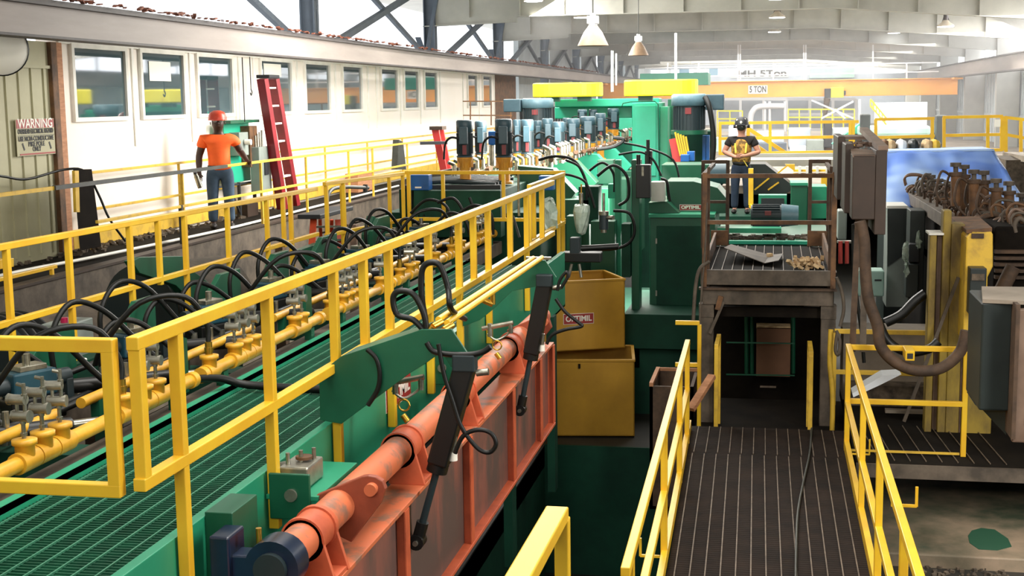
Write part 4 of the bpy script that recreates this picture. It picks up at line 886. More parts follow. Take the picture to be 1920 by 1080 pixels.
# hanging drain cups and black servo cylinder
t = thing('hanging_filter', 'silver filter wrapped in clear plastic, hanging right of the railing end', 'filter', at(1088, 430, Y=17.2))
part(MB().lathe([(.001, -.38), (.05, -.36), (.09, -.25), (.115, -.08), (.10, 0), (.03, .02)], at(1090, 385, Y=17.2), n=18).crumple(.012), 'plastic_wrap', 'plastic_bag', t)
part(MB().cyl(at(1090, 386, Y=17.2), at(1090, 362, Y=17.2), .025, n=10), 'neck', 'steel', t)
part(MB().cyl(at(1090, 362, Y=17.2), at(1090, 345, Y=17.2), .01, n=6), 'rod', 'brass', t)
t = thing('hanging_filter', 'dark filter cup with silver cap, hanging right of the plastic-wrapped one', 'filter', at(1132, 435, Y=17.6))
part(MB().cyl(at(1132, 430, Y=17.6), at(1132, 402, Y=17.6), .062, n=16), 'cup', 'motor_dark', t)
part(MB().cyl(at(1132, 403, Y=17.6), at(1132, 396, Y=17.6), .068, n=16).cyl(at(1132, 436, Y=17.6), at(1132, 429, Y=17.6), .04, n=12).cyl(at(1132, 397, Y=17.6), at(1132, 362, Y=17.6), .018, n=10), 'cap', 'steel', t)
part(MB().cyl(at(1135, 408, Y=17.6), at(1150, 408, Y=17.5), .03, n=10), 'side_port', 'steel', t)
t = thing('servo_cylinder', 'upright black servo cylinder beside the green cabinet, with a thin black mast', 'hydraulic cylinder', at(1207, 370, Y=19))
part(rbox(1192, 309, 1219, 372, 19.0, .2), 'barrel', 'black', t, bevel=.012)
part(MB().cyl(at(1197, 309, Y=19.1), at(1197, 290, Y=19.1), .03, n=10), 'rod_end', 'black', t)
part(rbox(1203, 312, 1207, 330, 18.99, .01), 'bright_strip', 'steel', t)
t = thing('servo_cylinder', 'tall thin black servo valve mast between the motors and the bright green housing', 'hydraulic cylinder', at(1215, 330, Y=21))
part(MB().cyl(at(1215, 322, Y=21), at(1215, 262, Y=21), .028, n=10), 'mast', 'black', t)
part(rbox(1209, 283, 1222, 310, 21, .15), 'valve_block', 'black', t, bevel=.01)
t = thing('clamp_arm', 'black hydraulic clamp arm above the upper yellow bin', 'machine arm', at(1080, 485, Y=17.0))
part(rbox(1052, 474, 1126, 492, 17.0, .22), 'arm', 'black', t, bevel=.012)
part(rbox(1068, 446, 1086, 476, 17.0, .15), 'upright_block', 'motor_dark', t, bevel=.01)
part(MB().cyl(at(1090, 466, Y=17), at(1160, 462, Y=17), .04, n=14), 'cylinder_body', 'black', t)
part(MB().cyl(at(1072, 495, Y=17), at(1066, 520, Y=17), .02, n=8).cyl(at(1086, 495, Y=17), at(1090, 520, Y=17), .02, n=8), 'prong', 'steel_dull', t)
# green electrical cabinet
cb = thing('green_cabinet', 'large green steel cabinet with a hinged door, left of the brown steel stand', 'cabinet', at(1300, 610, Y=20))
Y = 20.0
part(rbox(1218, 406, 1340, 612, Y, 1.6), 'cabinet_body', 'green', cb, bevel=.012)
dr = part(rbox(1231, 424, 1325, 588, Y-.02, .02), 'door', 'green_dark', cb, bevel=.006)
for yy in (452, 550): part(rbox(1229, yy-5, 1232, yy+5, Y-.03, .03), 'hinge', 'steel_dull', cb)
part(rbox(1220, 598, 1242, 608, Y-.01, .02), 'vent_slot', 'ink', cb)
b = MB(); b.prism([at(1216, 400, Y=Y+.1), at(1216, 380, Y=Y+.1), at(1250, 378, Y=Y+.1), at(1274, 400, Y=Y+.1)], (0, 1.3, 0)); part(b, 'sloped_shoulder', 'green', cb, bevel=.005)
part(rbox(1216, 402, 1340, 408, Y-.06, 1.7), 'cabinet_lip', 'green_light', cb)
b = MB(); b.prism([at(1252, 400, Y=Y+.5), at(1248, 340, Y=Y+.5), at(1300, 340, Y=Y+.5), at(1345, 352, Y=Y+.5), at(1362, 372, Y=Y+.5), at(1362, 400, Y=Y+.5)], (0, 1.0, 0)); part(b, 'guard_hood', 'green', cb, bevel=.01)
part(rbox(1220, 341, 1246, 378, Y-.02, .25), 'grey_box', 'white', cb, bevel=.01)
part(MB().tube([at(1240, 335, Y=20), at(1250, 340, Y=19.95), at(1253, 360, Y=19.95), at(1256, 378, Y=19.95)], .022, n=8), 'cable_loop', 'rubber', cb)
optimil('small red OPTIMIL plate on the hood of the green cabinet', at(1295, 389, Y=Y+.47), .34, .09, (math.pi/2, 0, 0))
# bandmill housings
bm = thing('bandmill', 'bright green bandmill housing rising behind the upright motors', 'sawmill machine', (-3, 32, 0))
part(rbox(1185, 192, 1236, 345, 30, 1.6), 'wheel_housing', 'green_bright', bm, bevel=.02)
part(rbox(1190, 198, 1230, 330, 29.96, .05), 'front_panel', 'green_bright', bm, bevel=.008)
part(rbox(1237, 200, 1252, 360, 30.1, 1.4), 'side_column', 'green_light', bm, bevel=.01)
part(rbox(1040, 185, 1236, 200, 30.4, .7), 'cross_beam', 'green_bright', bm, bevel=.02)
part(rbox(1040, 200, 1186, 222, 31, .7), 'lower_beam', 'green_bright', bm, bevel=.02)
part(rbox(1100, 222, 1186, 300, 39, .7), 'rear_wall', 'green_bright', bm)
part(rbox(1252, 186, 1275, 330, 31, 1), 'rear_column', 'green', bm, bevel=.01)
part(MB().box(-3.2, -1.4, 30.4, 32, 0, 2.9), 'pedestal', 'green_dark', bm)
b = MB(); b.tube([at(1166, 200, Y=29.9), at(1168, 194, Y=29.9), at(1182, 191, Y=29.9), at(1228, 190, Y=29.9), at(1234, 196, Y=29.9), at(1236, 330, Y=29.9)], .012, n=6, sub=1); part(b, 'seal_strip', 'green_dark', bm)
def lid(x0, x1, yt, yb, Y, label):
    t = thing('wheel_cover', label, 'machine cover', at((x0+x1)/2, yb, Y=Y)); a = at(x0, (yt+yb)/2, Y=Y); c = at(x1, (yt+yb)/2, Y=Y); zt = at((x0+x1)/2, yt, Y=Y).z; zb = at((x0+x1)/2, yb, Y=Y).z
    r = .42; cx0, cx1, yc = a.x+r, c.x-r, Y+r; P = []
    for k in range(13): th = -math.pi/2+math.pi*k/12; P.append((cx1+r*math.cos(th), yc+r*math.sin(th), zb))
    for k in range(13): th = math.pi/2+math.pi*k/12; P.append((cx0+r*math.cos(th), yc+r*math.sin(th), zb))
    b = MB(); b.prism(P, (0, 0, zt-zb)); part(b, 'cover_shell', 'yellow_lid', t, bevel=.03)
    for q in (.3, .75): 
        x = a.x+(c.x-a.x)*q; part(MB().box(x-.15, x+.15, Y+.2, Y+.4, zb-.1, zb), 'mount', 'green', t)
        part(MB().bar((x, Y-.01, zb+.05), (x, Y-.01, zb+.13), .02), 'latch', 'yellow_worn', t)
lid(993, 1126, 155, 182, 29.4, 'left of the two long bright yellow rounded covers above the green housing')
lid(1166, 1307, 149, 180, 28.6, 'right of the two long bright yellow rounded covers, above the bright green panel')
def big_motor(cx, yt, yb, w_, Y, label, side):
    c = at(cx, yb, Y=Y); tz = at(cx, yt, Y=Y).z; t = thing('drive_motor', label, 'electric motor', c); H_ = tz-c.z; r = w_/2
    b = MB(); b.cyl(c, c+Vector((0, 0, H_*.68)), r*.92, n=26)
    for k in range(26): th = k*2*math.pi/26; b.cbox(c+Vector((r*.93*math.cos(th), r*.93*math.sin(th), H_*.34)), .03, .01, H_*.62, rz=th)
    part(b, 'motor_body', 'motor_dark', t)
    part(MB().lathe([(r*.9, H_*.66), (r*1.08, H_*.68), (r*1.08, H_*.95), (r*.95, H_), (.001, H_)], c, n=10), 'fan_cowl', 'motor_top', t)
    part(MB().box(c.x+side*r*1.0, c.x+side*(r*1.0+.36), c.y-.2, c.y+.2, c.z+H_*.55, c.z+H_*.98), 'terminal_box', 'motor', t, bevel=.02)
    part(MB().box(c.x-.06, c.x+.06, c.y-r*.97, c.y-r*.93, c.z+H_*.45, c.z+H_*.62), 'red_label', 'red_label', t)
    part(MB().cyl(c-Vector((0, 0, .08)), c, r*1.1, n=26), 'flange', 'green', t)
big_motor(1008, 184, 240, .62, 27, 'large grey-blue drive motor behind the upright motors, below the left yellow cover', -1)
big_motor(1292, 176, 244, .66, 27, 'large dark drive motor at the right end of the right yellow cover', 1)
m = MB(); m.tube([at(1322, 182, Y=26.7), at(1330, 200, Y=26.6), at(1336, 235, Y=26.6), at(1338, 270, Y=26.6), at(1335, 305, Y=26.6)], .055, n=10); solo(m, 'flexible_conduit', 'rubber', 'thick black flexible conduit running down from the right drive motor', 'conduit')
t = thing('lower_housing', 'green machine box under the right drive motor', 'sawmill machine', at(1295, 330, Y=27.5))
part(rbox(1265, 246, 1335, 306, 27.6, 1), 'housing', 'green_dark', t, bevel=.02)
part(rbox(1240, 308, 1330, 372, 24, .9), 'front_housing', 'green', t, bevel=.02)
for x, c in ((1317, 'blue'), (1324, 'blue')): part(rbox(x, 254, x+6, 304, 27.2, .2), 'blue_strip', c, t)
part(MB().cyl(at(1330, 325, Y=23), at(1362, 325, Y=23), .18, n=18), 'side_cylinder', 'motor', t)
t = thing('ladder_rack', 'red and yellow fibreglass rods standing in the green recess below the right motor', 'rods', at(1275, 305, Y=26.5))
part(MB().bar(at(1262, 260, Y=26.6), at(1270, 304, Y=26.6), .16, .05), 'red_rail', 'red_toolbox', t)
for k in range(5): part(MB().bar(at(1266+k*5, 248+k*2, Y=26.5), at(1276+k*4, 292, Y=26.5), .035, .035), 'yellow_rod', 'yellow', t)
t = thing('valve_station', 'small blue valve block standing on the green ledge below the yellow rods', 'valve', at(1290, 303, Y=25.8))
part(rbox(1276, 290, 1292, 303, 25.8, .2), 'valve_body', 'blue', t, bevel=.01); part(rbox(1288, 284, 1302, 302, 26.0, .2), 'coil', 'blue', t, bevel=.01)
# far green roof box and grey rail above the covers
b = rbox(1200, 137, 1328, 160, 55, 2); solo(b, 'far_green_hood', 'green_bright', 'far green machine hood seen above the right yellow cover', 'machine hood', bevel=.02)
# pipes standing above the feed machine
for i, (px, y0_, y1_, Y) in enumerate(((1148, 95, 172, 33), (1267, 62, 150, 40), (1155, 100, 160, 45))):
    solo(MB().cyl(at(px, y1_, Y=Y), at(px, y0_, Y=Y), .035, n=8), 'standpipe', 'far_white', 'thin pale standpipe above the yellow covers, %s of three' % ordn[[0, 2, 1][i]].replace('nearest', 'first'), 'pipe')
b = MB(); 
for dz in (0, .35): b.bar(at(868, 190+dz*0, Y=33)-Vector((0, 0, dz)), at(960, 190, Y=33)-Vector((0, 0, dz)), .03)
for px in (882, 921, 958): b.bar(at(px, 190, Y=33), at(px, 235, Y=33), .03)
solo(b, 'stair_rail', 'rust_warm', 'small brown stair railing at the far end of the office wall', 'railing')
# vertical pipe and pole clutter inside the near machine
solo(MB().cyl(at(973, 405, Y=18), at(972, 322, Y=18), .018, n=8), 'air_pipe', 'steel', 'thin steel pipe standing between the far railing posts', 'pipe')
solo(MB().bar(at(962, 405, Y=17.3), at(974, 445, Y=17.3), .03), 'prop_bar', 'rubber_grey', 'short dark bar leaning behind the right railing posts', 'bar')
b = MB().ball(at(1030, 405, Y=16.4), .13, n=14, sz=1.7, sx=.8).crumple(.03); solo(b, 'plastic_wrapping', 'plastic_bag', 'crumpled clear plastic hanging behind the short jutting railing', 'plastic sheet')
# ================================================================== RIGHT WALKWAY
wk = thing('walkway', 'dark brown grated walkway running from the bottom edge to the brown steel stand', 'walkway', (0, 11, .6))
part(MB().hexa([(-.72, 7, .86), (.8, 7, .86), (.8, 14.75, .86), (-.88, 14.75, .86), (-.72, 7, .945), (.8, 7, .945), (.8, 14.75, .945), (-.88, 14.75, .945)]), 'deck_plate', 'walk_plate', wk)
b = MB()
for k in range(14):
    x0 = -.66+k*.112; x1 = -.80+k*.122; b.bar((x0, 7, .95), (x1, 13.55, .95), .010, .012)
    b.bar((x1+.01, 13.62, .95), (x1+.0, 14.72, .95), .010, .012)
part(b, 'grating_rod', 'rod_light', wk)
b = MB(); y = 7
while y < 14.7: b.box(-.79 if y < 11 else -.86, .79, y, y+.012, .943, .9462); y += .05
part(b, 'grating_bar', 'walk_plate', wk, kind='stuff')
part(MB().bar((-.76, 7, 1.0), (-.9, 14.6, 1.0), .05, .1), 'left_kick_plate', 'yellow', wk); part(MB().bar((.79, 7, 1.0), (.77, 14.0, 1.0), .05, .1), 'right_kick_plate', 'yellow', wk)
for y in (8.5, 11.5, 14.3):
    for x in (-.75, .7): part(MB().box(x-.05, x+.05, y-.05, y+.05, -1.8, .86), 'support_leg', 'rust', wk)
part(MB().box(-.9, .9, 14.7, 17.4, .60, .68), 'lower_floor', 'grime', wk)
solo(MB().tube([at(1522, 803, Z=.965), at(1518, 850, Z=.965), at(1506, 905, Z=.965), at(1496, 960, Z=.965), at(1493, 1020, Z=.965), at(1492, 1085, Z=.965), at(1492, 1200, Z=.965)], .011), 'floor_cord', 'rubber_grey', 'thin dark cord lying along the grated walkway', 'cord')
gp = lambda y: ty(y, 7.0, 14.55)
t = guard('yellow railing along the left side of the brown walkway', (-.775, 7.0), (-.885, 14.05), 2.06, 1.54, [(.04, .9), (.46, .9), (.78, .9), (.99, .75)], w=.055, group=None)
part(MB().bar((-.78, 9.3, 1.32), (-.92, 9.3, 1.32), .018).bar((-.92, 9.3, 1.32), (-.92, 9.3, 1.45), .018), 'cable_hook', 'yellow', t)
t = guard('yellow railing along the right side of the brown walkway', (.79, 7.0), (.77, 14.0), 2.06, 1.47, [(.14, .9), (.40, .9), (.66, .9), (.99, .9)], w=.055)
part(MB().bar((.79, 8.9, 1.9), (.95, 8.9, 1.9), .018).bar((.95, 8.9, 1.9), (.95, 8.9, 2.03), .018), 'cable_hook', 'yellow', t)
part(MB().bar((.79, 13.2, 1.1), (.95, 13.2, 1.1), .015).bar((.95, 13.2, 1.1), (.95, 13.2, 1.25), .015), 'cable_hook', 'yellow', t)
t = guard('yellow railing closing the right landing, meeting the walkway railing at its corner', (.775, 14.0), (1.94, 14.0), 2.05, 1.48, [(.0, .92), (1.0, .72)], w=.055)
part(MB().bar((.8, 13.99, .93), (1.9, 13.99, .93), .03, .02), 'bottom_strip', 'yellow_worn', t)
q = at(1702, 655, Y=13.95); part(MB().box(q.x-.045, q.x+.045, 13.7, 14.0, q.z-.07, q.z+.03), 'tube_stub', 'yellow', t, bevel=.004); part(MB().box(q.x-.028, q.x+.028, 13.695, 13.70, q.z-.05, q.z+.005), 'stub_opening', 'ink', t)
guard('second yellow railing, one step behind the corner railing of the right landing', (.72, 16.0), (2.28, 16.0), 1.87, 1.38, [(.0, .95), (.99, .95)], w=.055, m='yellow_worn')
guard('short yellow railing end left of the brown steel stand', (-1.12, 15.5), (-.84, 15.5), 2.02, 1.52, [(1.0, .72)], w=.05)
guard('upright yellow post pair left of the dark opening', (-.63, 15.2), (-.63, 15.9), 1.80, 0, [(0.0, .7), (1, .7)], w=.05, m='yellow_worn', name='hand_post')
guard('upright yellow post pair right of the dark opening', (.43, 15.2), (.43, 15.9), 1.74, 0, [(0.0, .7), (1, .7)], w=.055, m='yellow_worn', name='hand_post')
# foreground yellow rail at the bottom edge
t = thing('guard_railing', 'short thick yellow railing end rising from the bottom edge of the picture', 'railing', at(1030, 1075, Y=5.2))
a = at(1045, 962, Y=5.2)
part(MB().bar(a, a+Vector((-.02, -1.9, -.0)), .095, .06), 'top_rail', 'yellow', t, bevel=.006)
part(MB().bar(a+Vector((.02, 0, -.02)), a+Vector((.02, 0, -1.3)), .06), 'post', 'yellow', t, bevel=.006)
# wooden plank
solo(MB().bar(at(1295, 768, Y=14.2), at(1335, 705, Y=14.6), .09, .05), 'wood_plank', 'wood', 'short reddish wooden plank leaning over the left walkway railing', 'plank', bevel=.004)
# dark brown open bin behind the left railing
t = thing('scrap_bin', 'rusty open bin with a pale wooden rim, behind the left walkway railing', 'bin', at(1255, 800, Y=16.2))
B0 = at(1218, 724, Y=16.2); B1 = at(1300, 724, Y=16.2)
b = MB(); b.box(B0.x, B1.x, 16.2, 16.24, -.5, B0.z).box(B0.x, B0.x+.04, 16.2, 17.2, -.5, B0.z).box(B1.x-.04, B1.x, 16.2, 17.2, -.5, B0.z).box(B0.x, B1.x, 17.16, 17.2, -.5, B0.z).box(B0.x, B1.x, 16.2, 17.2, -.5, -.46); part(b, 'bin_shell', 'rust', t)
part(MB().bar((B0.x+.02, 16.2, B0.z+.02), (B0.x+.02, 17.2, B0.z+.02), .05), 'left_rim', 'wood', t); part(MB().bar((B0.x, 17.18, B0.z+.02), (B1.x, 17.18, B0.z+.02), .04), 'rear_rim', 'wood', t)
# landing and concrete on the right
ld = thing('landing', 'dark grated landing beyond the corner railing on the right', 'platform', (2.9, 15, .5))
part(MB().box(.85, 5.2, 13.62, 17.2, .8, .905), 'deck_plate', 'grime', ld)
part(MB().box(.85, 5.2, 13.58, 13.62, .76, .90), 'fascia', 'rust_grey', ld)
b = MB()
for k in range(9): b.bar((1.08+k*.155, 13.7, .915), (.98+k*.155, 15.2, .915), .008, .01)
part(b, 'grating_rod', 'rod_light', ld)
struct(MB().box(.95, 6.5, 12.55, 17.3, -1.8, .33), 'floor_slab', 'concrete', .015)
struct(MB().box(.95, 6.5, 6, 12.55, -1.8, .20), 'floor_slab_near', 'concrete_floor')
P = [at(px, py, Z=.332) for px, py in ((1822, 995), (1840, 990), (1865, 993), (1890, 1010), (1897, 1025), (1870, 1032), (1835, 1030), (1818, 1018), (1815, 1005))]
solo(MB().prism([(p.x, p.y, .331) for p in P], (0, 0, .003)), 'paint_stain', 'green_stain', 'dark green paint blot on the concrete at the lower right', 'stain')
b = MB(); random.seed(9)
for k in range(120):
    q = at(random.uniform(1720, 1900), random.uniform(1058, 1082), Z=.2); s = random.uniform(.01, .03); b.cbox((q.x, q.y, .2+s*.4), s, s*1.4, s, rz=random.random()*3)
solo(b, 'debris', 'rubble', 'small pale debris scattered on the floor at the lower right corner', 'debris', kind='stuff')
# ================================================================== BROWN STEEL STAND (cage)
st = thing('steel_stand', 'rusty brown steel stand with a railed grated top at the end of the walkway', 'platform', (-.1, 17, .6))
Yf, Yb = 16.0, 18.9
for px in (1321, 1563):
    q = at(px, 460, Y=Yf).x; part(MB().bar((q, Yf, 2.35), (q, Yf, 3.72), .06), 'corner_post', 'rust_warm', st, bevel=.005)
    part(MB().bar((q+(.04 if px < 1400 else -.04), Yf+.1, 2.35), (q+(.04 if px < 1400 else -.04), Yf+.1, 3.78), .035), 'corner_post', 'rust', st)
for px0, px1 in ((1364, 1318), (1518, 1553)):
    for px in (px0, px1):
        q = at(px, 400, Y=Yb).x; part(MB().bar((q, Yb, 2.5), (q, Yb, 3.73), .05), 'rear_post', 'rust', st)
    a, c = at(px0, 304, Y=Yb).x, at(px1, 304, Y=Yb).x
    part(MB().bar((a, Yb, 3.71), (c, Yb, 3.71), .05), 'rear_rail', 'rust', st); part(MB().bar((a, Yb, 3.15), (c, Yb, 3.15), .04), 'rear_rail', 'rust', st)
x0, x1 = at(1318, 330, Y=Yf).x, at(1567, 330, Y=Yf).x
part(MB().bar((x0, Yf, 3.68), (x1, Yf, 3.68), .05), 'front_rail', 'rust_warm', st); part(MB().bar((x0, Yf, 3.13), (x1, Yf, 3.13), .05), 'front_rail', 'rust_warm', st)
for x in (x0, x1): part(MB().bar((x, Yf, 3.68), (x, Yb, 3.68), .045), 'side_rail', 'rust', st)
part(MB().box(x0-.02, x1+.02, Yf-.02, Yf+.03, 2.38, 2.56), 'front_plate', 'rust_grey', st, bevel=.004)
part(MB().box(x0, x1, Yf, Yf+.05, 2.14, 2.32), 'front_beam', 'rust_grey', st, bevel=.004)
part(MB().box(x0-.04, x1+.04, Yf-.04, Yf+.08, 2.32, 2.345), 'beam_flange', 'rust', st)
part(MB().box(x0+.02, x1-.02, Yf+.05, Yb, 2.50, 2.53), 'top_deck', 'grime', st)
b = MB()
for k in range(13): b.bar((x0+.1+k*.122, Yf+.05, 2.535), (x0+.1+k*.122, Yb, 2.535), .009, .012)
part(b, 'grating_rod', 'rod_light', st)
for s, x in ((1, x0+.02), (-1, x1-.02)):
    b = MB(); b.prism([(x, Yf+.05, 2.53), (x, Yb-.2, 2.53), (x, Yb-.2, 2.74), (x, Yf+.8, 2.70)], (s*.03, 0, 0)); part(b, 'side_kick_plate', 'rust_warm', st)
for a, c in ((1333, 1365), (1514, 1550)):
    p, q = at(a, 455, Y=Yb-.1).x, at(c, 455, Y=Yb-.1).x; part(MB().box(p, q, Yb-.12, Yb-.1, 2.55, 2.76), 'rear_kick_plate', 'rust_warm', st)
for x in (x0+.05, x1-.05):
    part(MB().box(x-.09, x+.09, Yf+.02, Yf+.2, 1.98, 2.14), 'post_head', 'rust_grey', st); part(MB().box(x-.085, x+.085, Yf+.03, Yf+.19, .66, 1.98), 'lower_post', 'rust_grey', st, bevel=.006)
    part(MB().box(x-.07, x+.07, Yb-.2, Yb, 0.02, 2.5), 'lower_rear_post', 'rust', st)
part(MB().box(x0, x1, Yf+.1, Yf+.2, 1.98, 2.1), 'cross_channel', 'grime', st)
part(MB().bar(at(1357, 565, Y=16), at(1331, 625, Y=16), .035), 'brace', 'rust_grey', st); part(MB().bar(at(1352, 555, Y=16), at(1345, 580, Y=16), .06), 'brace', 'rust_warm', st)
b = MB(); N = 8; pts = []
for i in range(N+1):
    for j in range(4): pts.append((-.62+i*.085+j*.02, 17.0+j*.3-i*.06, 2.56+.10*abs(i-N*.75)/N*2*(1-.12*j)))
for i in range(N):
    for j in range(3):
        a = i*4+j; q = [pts[a], pts[a+4], pts[a+5], pts[a+1]]; b.hexa([Vector(v) for v in q]+[Vector(v)+Vector((0, 0, .008)) for v in q])
solo(b, 'bent_sheet', 'rust_grey', 'curled grey rubber sheet lying on the brown steel stand', 'sheet')
b = MB(); random.seed(4)
for k in range(90):
    s = random.uniform(.015, .055); b.cbox((.43+random.gauss(0, .08), 16.6+random.gauss(0, .2), 2.54+s*.4+max(0, random.gauss(.02, .03))), s, s*1.6, s*.7, rz=random.random()*3, rx=random.random())
solo(b, 'wood_chips', 'chips', 'heap of pale wood scraps on the right side of the brown stand', 'wood scraps', kind='stuff')
solo(MB().cbox((-.05, 17.3, 2.58), .07, .07, .07, rz=.4), 'wood_block', 'chips', 'single pale wood block on the middle of the brown stand', 'wood block', bevel=.01)
# dark opening beneath the stand
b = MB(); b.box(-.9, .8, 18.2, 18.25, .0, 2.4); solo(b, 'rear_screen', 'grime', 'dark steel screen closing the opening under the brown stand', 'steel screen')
t = thing('opening_clutter', 'green pipes and thin rails in the dark opening under the stand', 'pipework', (-.3, 17.8, .9))
for px in (1400, 1410, 1487): part(MB().cyl(at(px, 585, Y=17.9), at(px, 700, Y=17.9), .03, n=10), 'green_pipe', 'green', t)
for yy in (642, 702): part(MB().bar(at(1362, yy, Y=17.3), at(1490, yy+2, Y=17.3), .016), 'thin_rail', 'green', t)
part(rbox(1410, 548, 1436, 563, 17.0, .3), 'yellow_block', 'yellow', t)
part(rbox(1345, 562, 1540, 574, 17.0, .3), 'support_channel', 'grime', t)
part(rbox(1508, 556, 1537, 578, 16.6, .2), 'rusty_bracket', 'rust_grey', t)
part(rbox(1425, 724, 1455, 727, 17.2, .02), 'pale_bar', 'rod_light', t)
t = thing('cardboard_box', 'flat brown cardboard box with pale top edge standing under the steel stand', 'box', at(1450, 705, Y=17.6))
part(rbox(1418, 614, 1482, 706, 17.6, .25), 'carton', 'cardboard', t, bevel=.004); part(rbox(1418, 612, 1482, 616, 17.6, .25), 'carton_edge', 'chips', t)
# machine seen through the rails of the stand
t = thing('table_motor', 'horizontal grey-blue electric motor seen through the railing of the brown stand', 'electric motor', at(1450, 415, Y=21))
a, c = at(1408, 404, Y=21), at(1465, 404, Y=21); e = at(1497, 404, Y=21)
b = MB(); b.cyl(a, c, .16, n=22)
for k in range(22): th = k*2*math.pi/22; b.cbox(((a.x+c.x)/2, 21+.165*math.sin(th), a.z+.165*math.cos(th)), (c-a).length*.9, .008, .03, rx=-th)
part(b, 'motor_body', 'motor_dark', t); part(MB().cyl(c, e, .18, .15, n=22), 'fan_cowl', 'motor_top', t)
part(rbox(1434, 396, 1446, 404, 20.8, .03), 'red_label', 'red_label', t); part(rbox(1412, 414, 1470, 424, 20.9, .3), 'foot', 'ink', t)
t = thing('transfer_table', 'green transfer table with mud and hoses behind the brown stand', 'sawmill machine', (0, 21.5, 0))
part(MB().box(-.9, .85, 20.0, 23.5, 0, 2.45), 'table_frame', 'green', t, bevel=.01)
part(rbox(1345, 428, 1465, 437, 20.4, .3), 'upper_rail', 'green_light', t)
part(rbox(1345, 452, 1545, 458, 19.9, .1), 'front_rail', 'green_bright', t); part(rbox(1395, 460, 1400, 476, 19.95, .1), 'stop_block', 'steel', t)
part(rbox(1422, 366, 1475, 392, 23, .3), 'frame_window', 'green_light', t); part(rbox(1427, 372, 1470, 390, 22.95, .1), 'dark_recess', 'ink', t)
b = MB(); random.seed(2)
for k in range(160): q = at(random.uniform(1350, 1540), random.uniform(436, 450), Y=20.6); s = random.uniform(.02, .07); b.cbox((q.x, 20.4+random.random()*.7, 2.45+s*.3), s*1.5, s, s*.6, rz=random.random()*3)
solo(b, 'sawdust', 'rubble', 'grey sawdust and mud lying on the green transfer table', 'sawdust', kind='stuff')
t = thing('side_cabinet', 'tall green cabinet standing behind the right part of the brown stand', 'cabinet', at(1515, 410, Y=25))
part(rbox(1483, 346, 1514, 420, 25, .8), 'cabinet_body', 'green', t, bevel=.01); part(rbox(1514, 350, 1550, 410, 25.3, .8), 'cabinet_wing', 'green_light', t, bevel=.01); part(rbox(1482, 343, 1515, 348, 24.97, .85), 'cabinet_top', 'green_light', t)
t = thing('chain_conveyor', 'dark sloping conveyor with yellow stripes behind the man in the vest', 'conveyor', at(1450, 370, Y=28))
b = MB(); b.prism([at(1405, 308, Y=28), at(1435, 308, Y=28), at(1492, 352, Y=28), at(1470, 365, Y=28), at(1410, 365, Y=28)], (0, 1.2, 0)); part(b, 'side_guard', 'cabinet_dark', t)
for a_, b_ in (((1415, 356), (1442, 334)), ((1440, 356), (1460, 342)), ((1458, 325), (1478, 309))): part(MB().bar(at(*a_, Y=27.9), at(*b_, Y=27.9), .05, .03), 'yellow_stripe', 'yellow', t)
b = MB(); b.prism([at(1472, 308, Y=27.6), at(1490, 308, Y=27.6), at(1491, 322, Y=27.6)], (0, .1, 0)); part(b, 'yellow_gusset', 'yellow', t)
t = thing('roller_rack', 'low pale yellow roller rack seen behind the rear railing of the brown stand', 'conveyor', at(1520, 330, Y=29))
for yy in (318, 325): part(rbox(1488, yy, 1556, yy+4, 29, .3), 'rail', 'yellow', t)
for px in (1497, 1511, 1530, 1548): part(rbox(px, 312, px+5, 330, 28.9, .2), 'roller', 'white', t)
part(rbox(1540, 332, 1556, 350, 27, .2), 'end_block', 'yellow', t)
part(rbox(1415, 288, 1575, 294, 31.6, .3), 'rail_beam', 'roof_steel', t); 
# hoses on the stand's right side
for i, (pts, Y, r) in enumerate((([(1568, 520), (1578, 545), (1582, 580), (1575, 612)], 15.8, .02), ([(1326, 380), (1322, 470), (1316, 540), (1312, 600)], 15.9, .012), ([(1300, 600), (1304, 540), (1312, 505), (1330, 490)], 15.9, .022))):
    hose(pts, Y, r, ['grey cable down the right post of the brown stand', 'thin cable down the left post of the brown stand', 'bent pipe at the lower left corner of the brown stand'][i], 'post_cable', 'rust_grey')
hose([(1558, 618), (1556, 680), (1561, 740), (1560, 815)], 15.7, .03, 'olive strap hanging on the yellow post right of the opening', 'hanging_strap', 'yellow_worn')
hose([(1568, 620), (1575, 640), (1572, 665), (1566, 655), (1570, 625)], 15.6, .02, 'grey rope coil hung over the railing end on the right landing', 'rope_coil', 'rust_grey')
# ================================================================== BROWN HOPPER BOXES
hp = thing('hopper', 'tall dark brown steel hopper boxes standing right of the brown stand', 'hopper', (1.0, 14.6, 2.2))
part(rbox(1598, 290, 1641, 412, 13.9, .5), 'front_box', 'brown_paint', hp, bevel=.01)
a = [at(p[0], p[1], Y=y) for p, y in (((1594, 277), 14.5), ((1643, 282), 14.5), ((1641, 291), 13.9), ((1599, 291), 13.9))]
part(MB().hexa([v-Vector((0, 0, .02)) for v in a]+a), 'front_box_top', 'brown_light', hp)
part(rbox(1584, 270, 1600, 400, 14.4, .9), 'middle_box', 'brown_paint', hp, bevel=.01)
part(rbox(1570, 256, 1584, 375, 15.2, 1.2), 'rear_box', 'brown_paint', hp, bevel=.01)
part(rbox(1641, 282, 1662, 440, 13.9, .9), 'right_wing', 'brown_paint', hp, bevel=.006)
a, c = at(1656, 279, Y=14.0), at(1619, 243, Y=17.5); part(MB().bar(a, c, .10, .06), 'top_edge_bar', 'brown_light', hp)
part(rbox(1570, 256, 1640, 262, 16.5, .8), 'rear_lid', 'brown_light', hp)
b = MB(); random.seed(12)
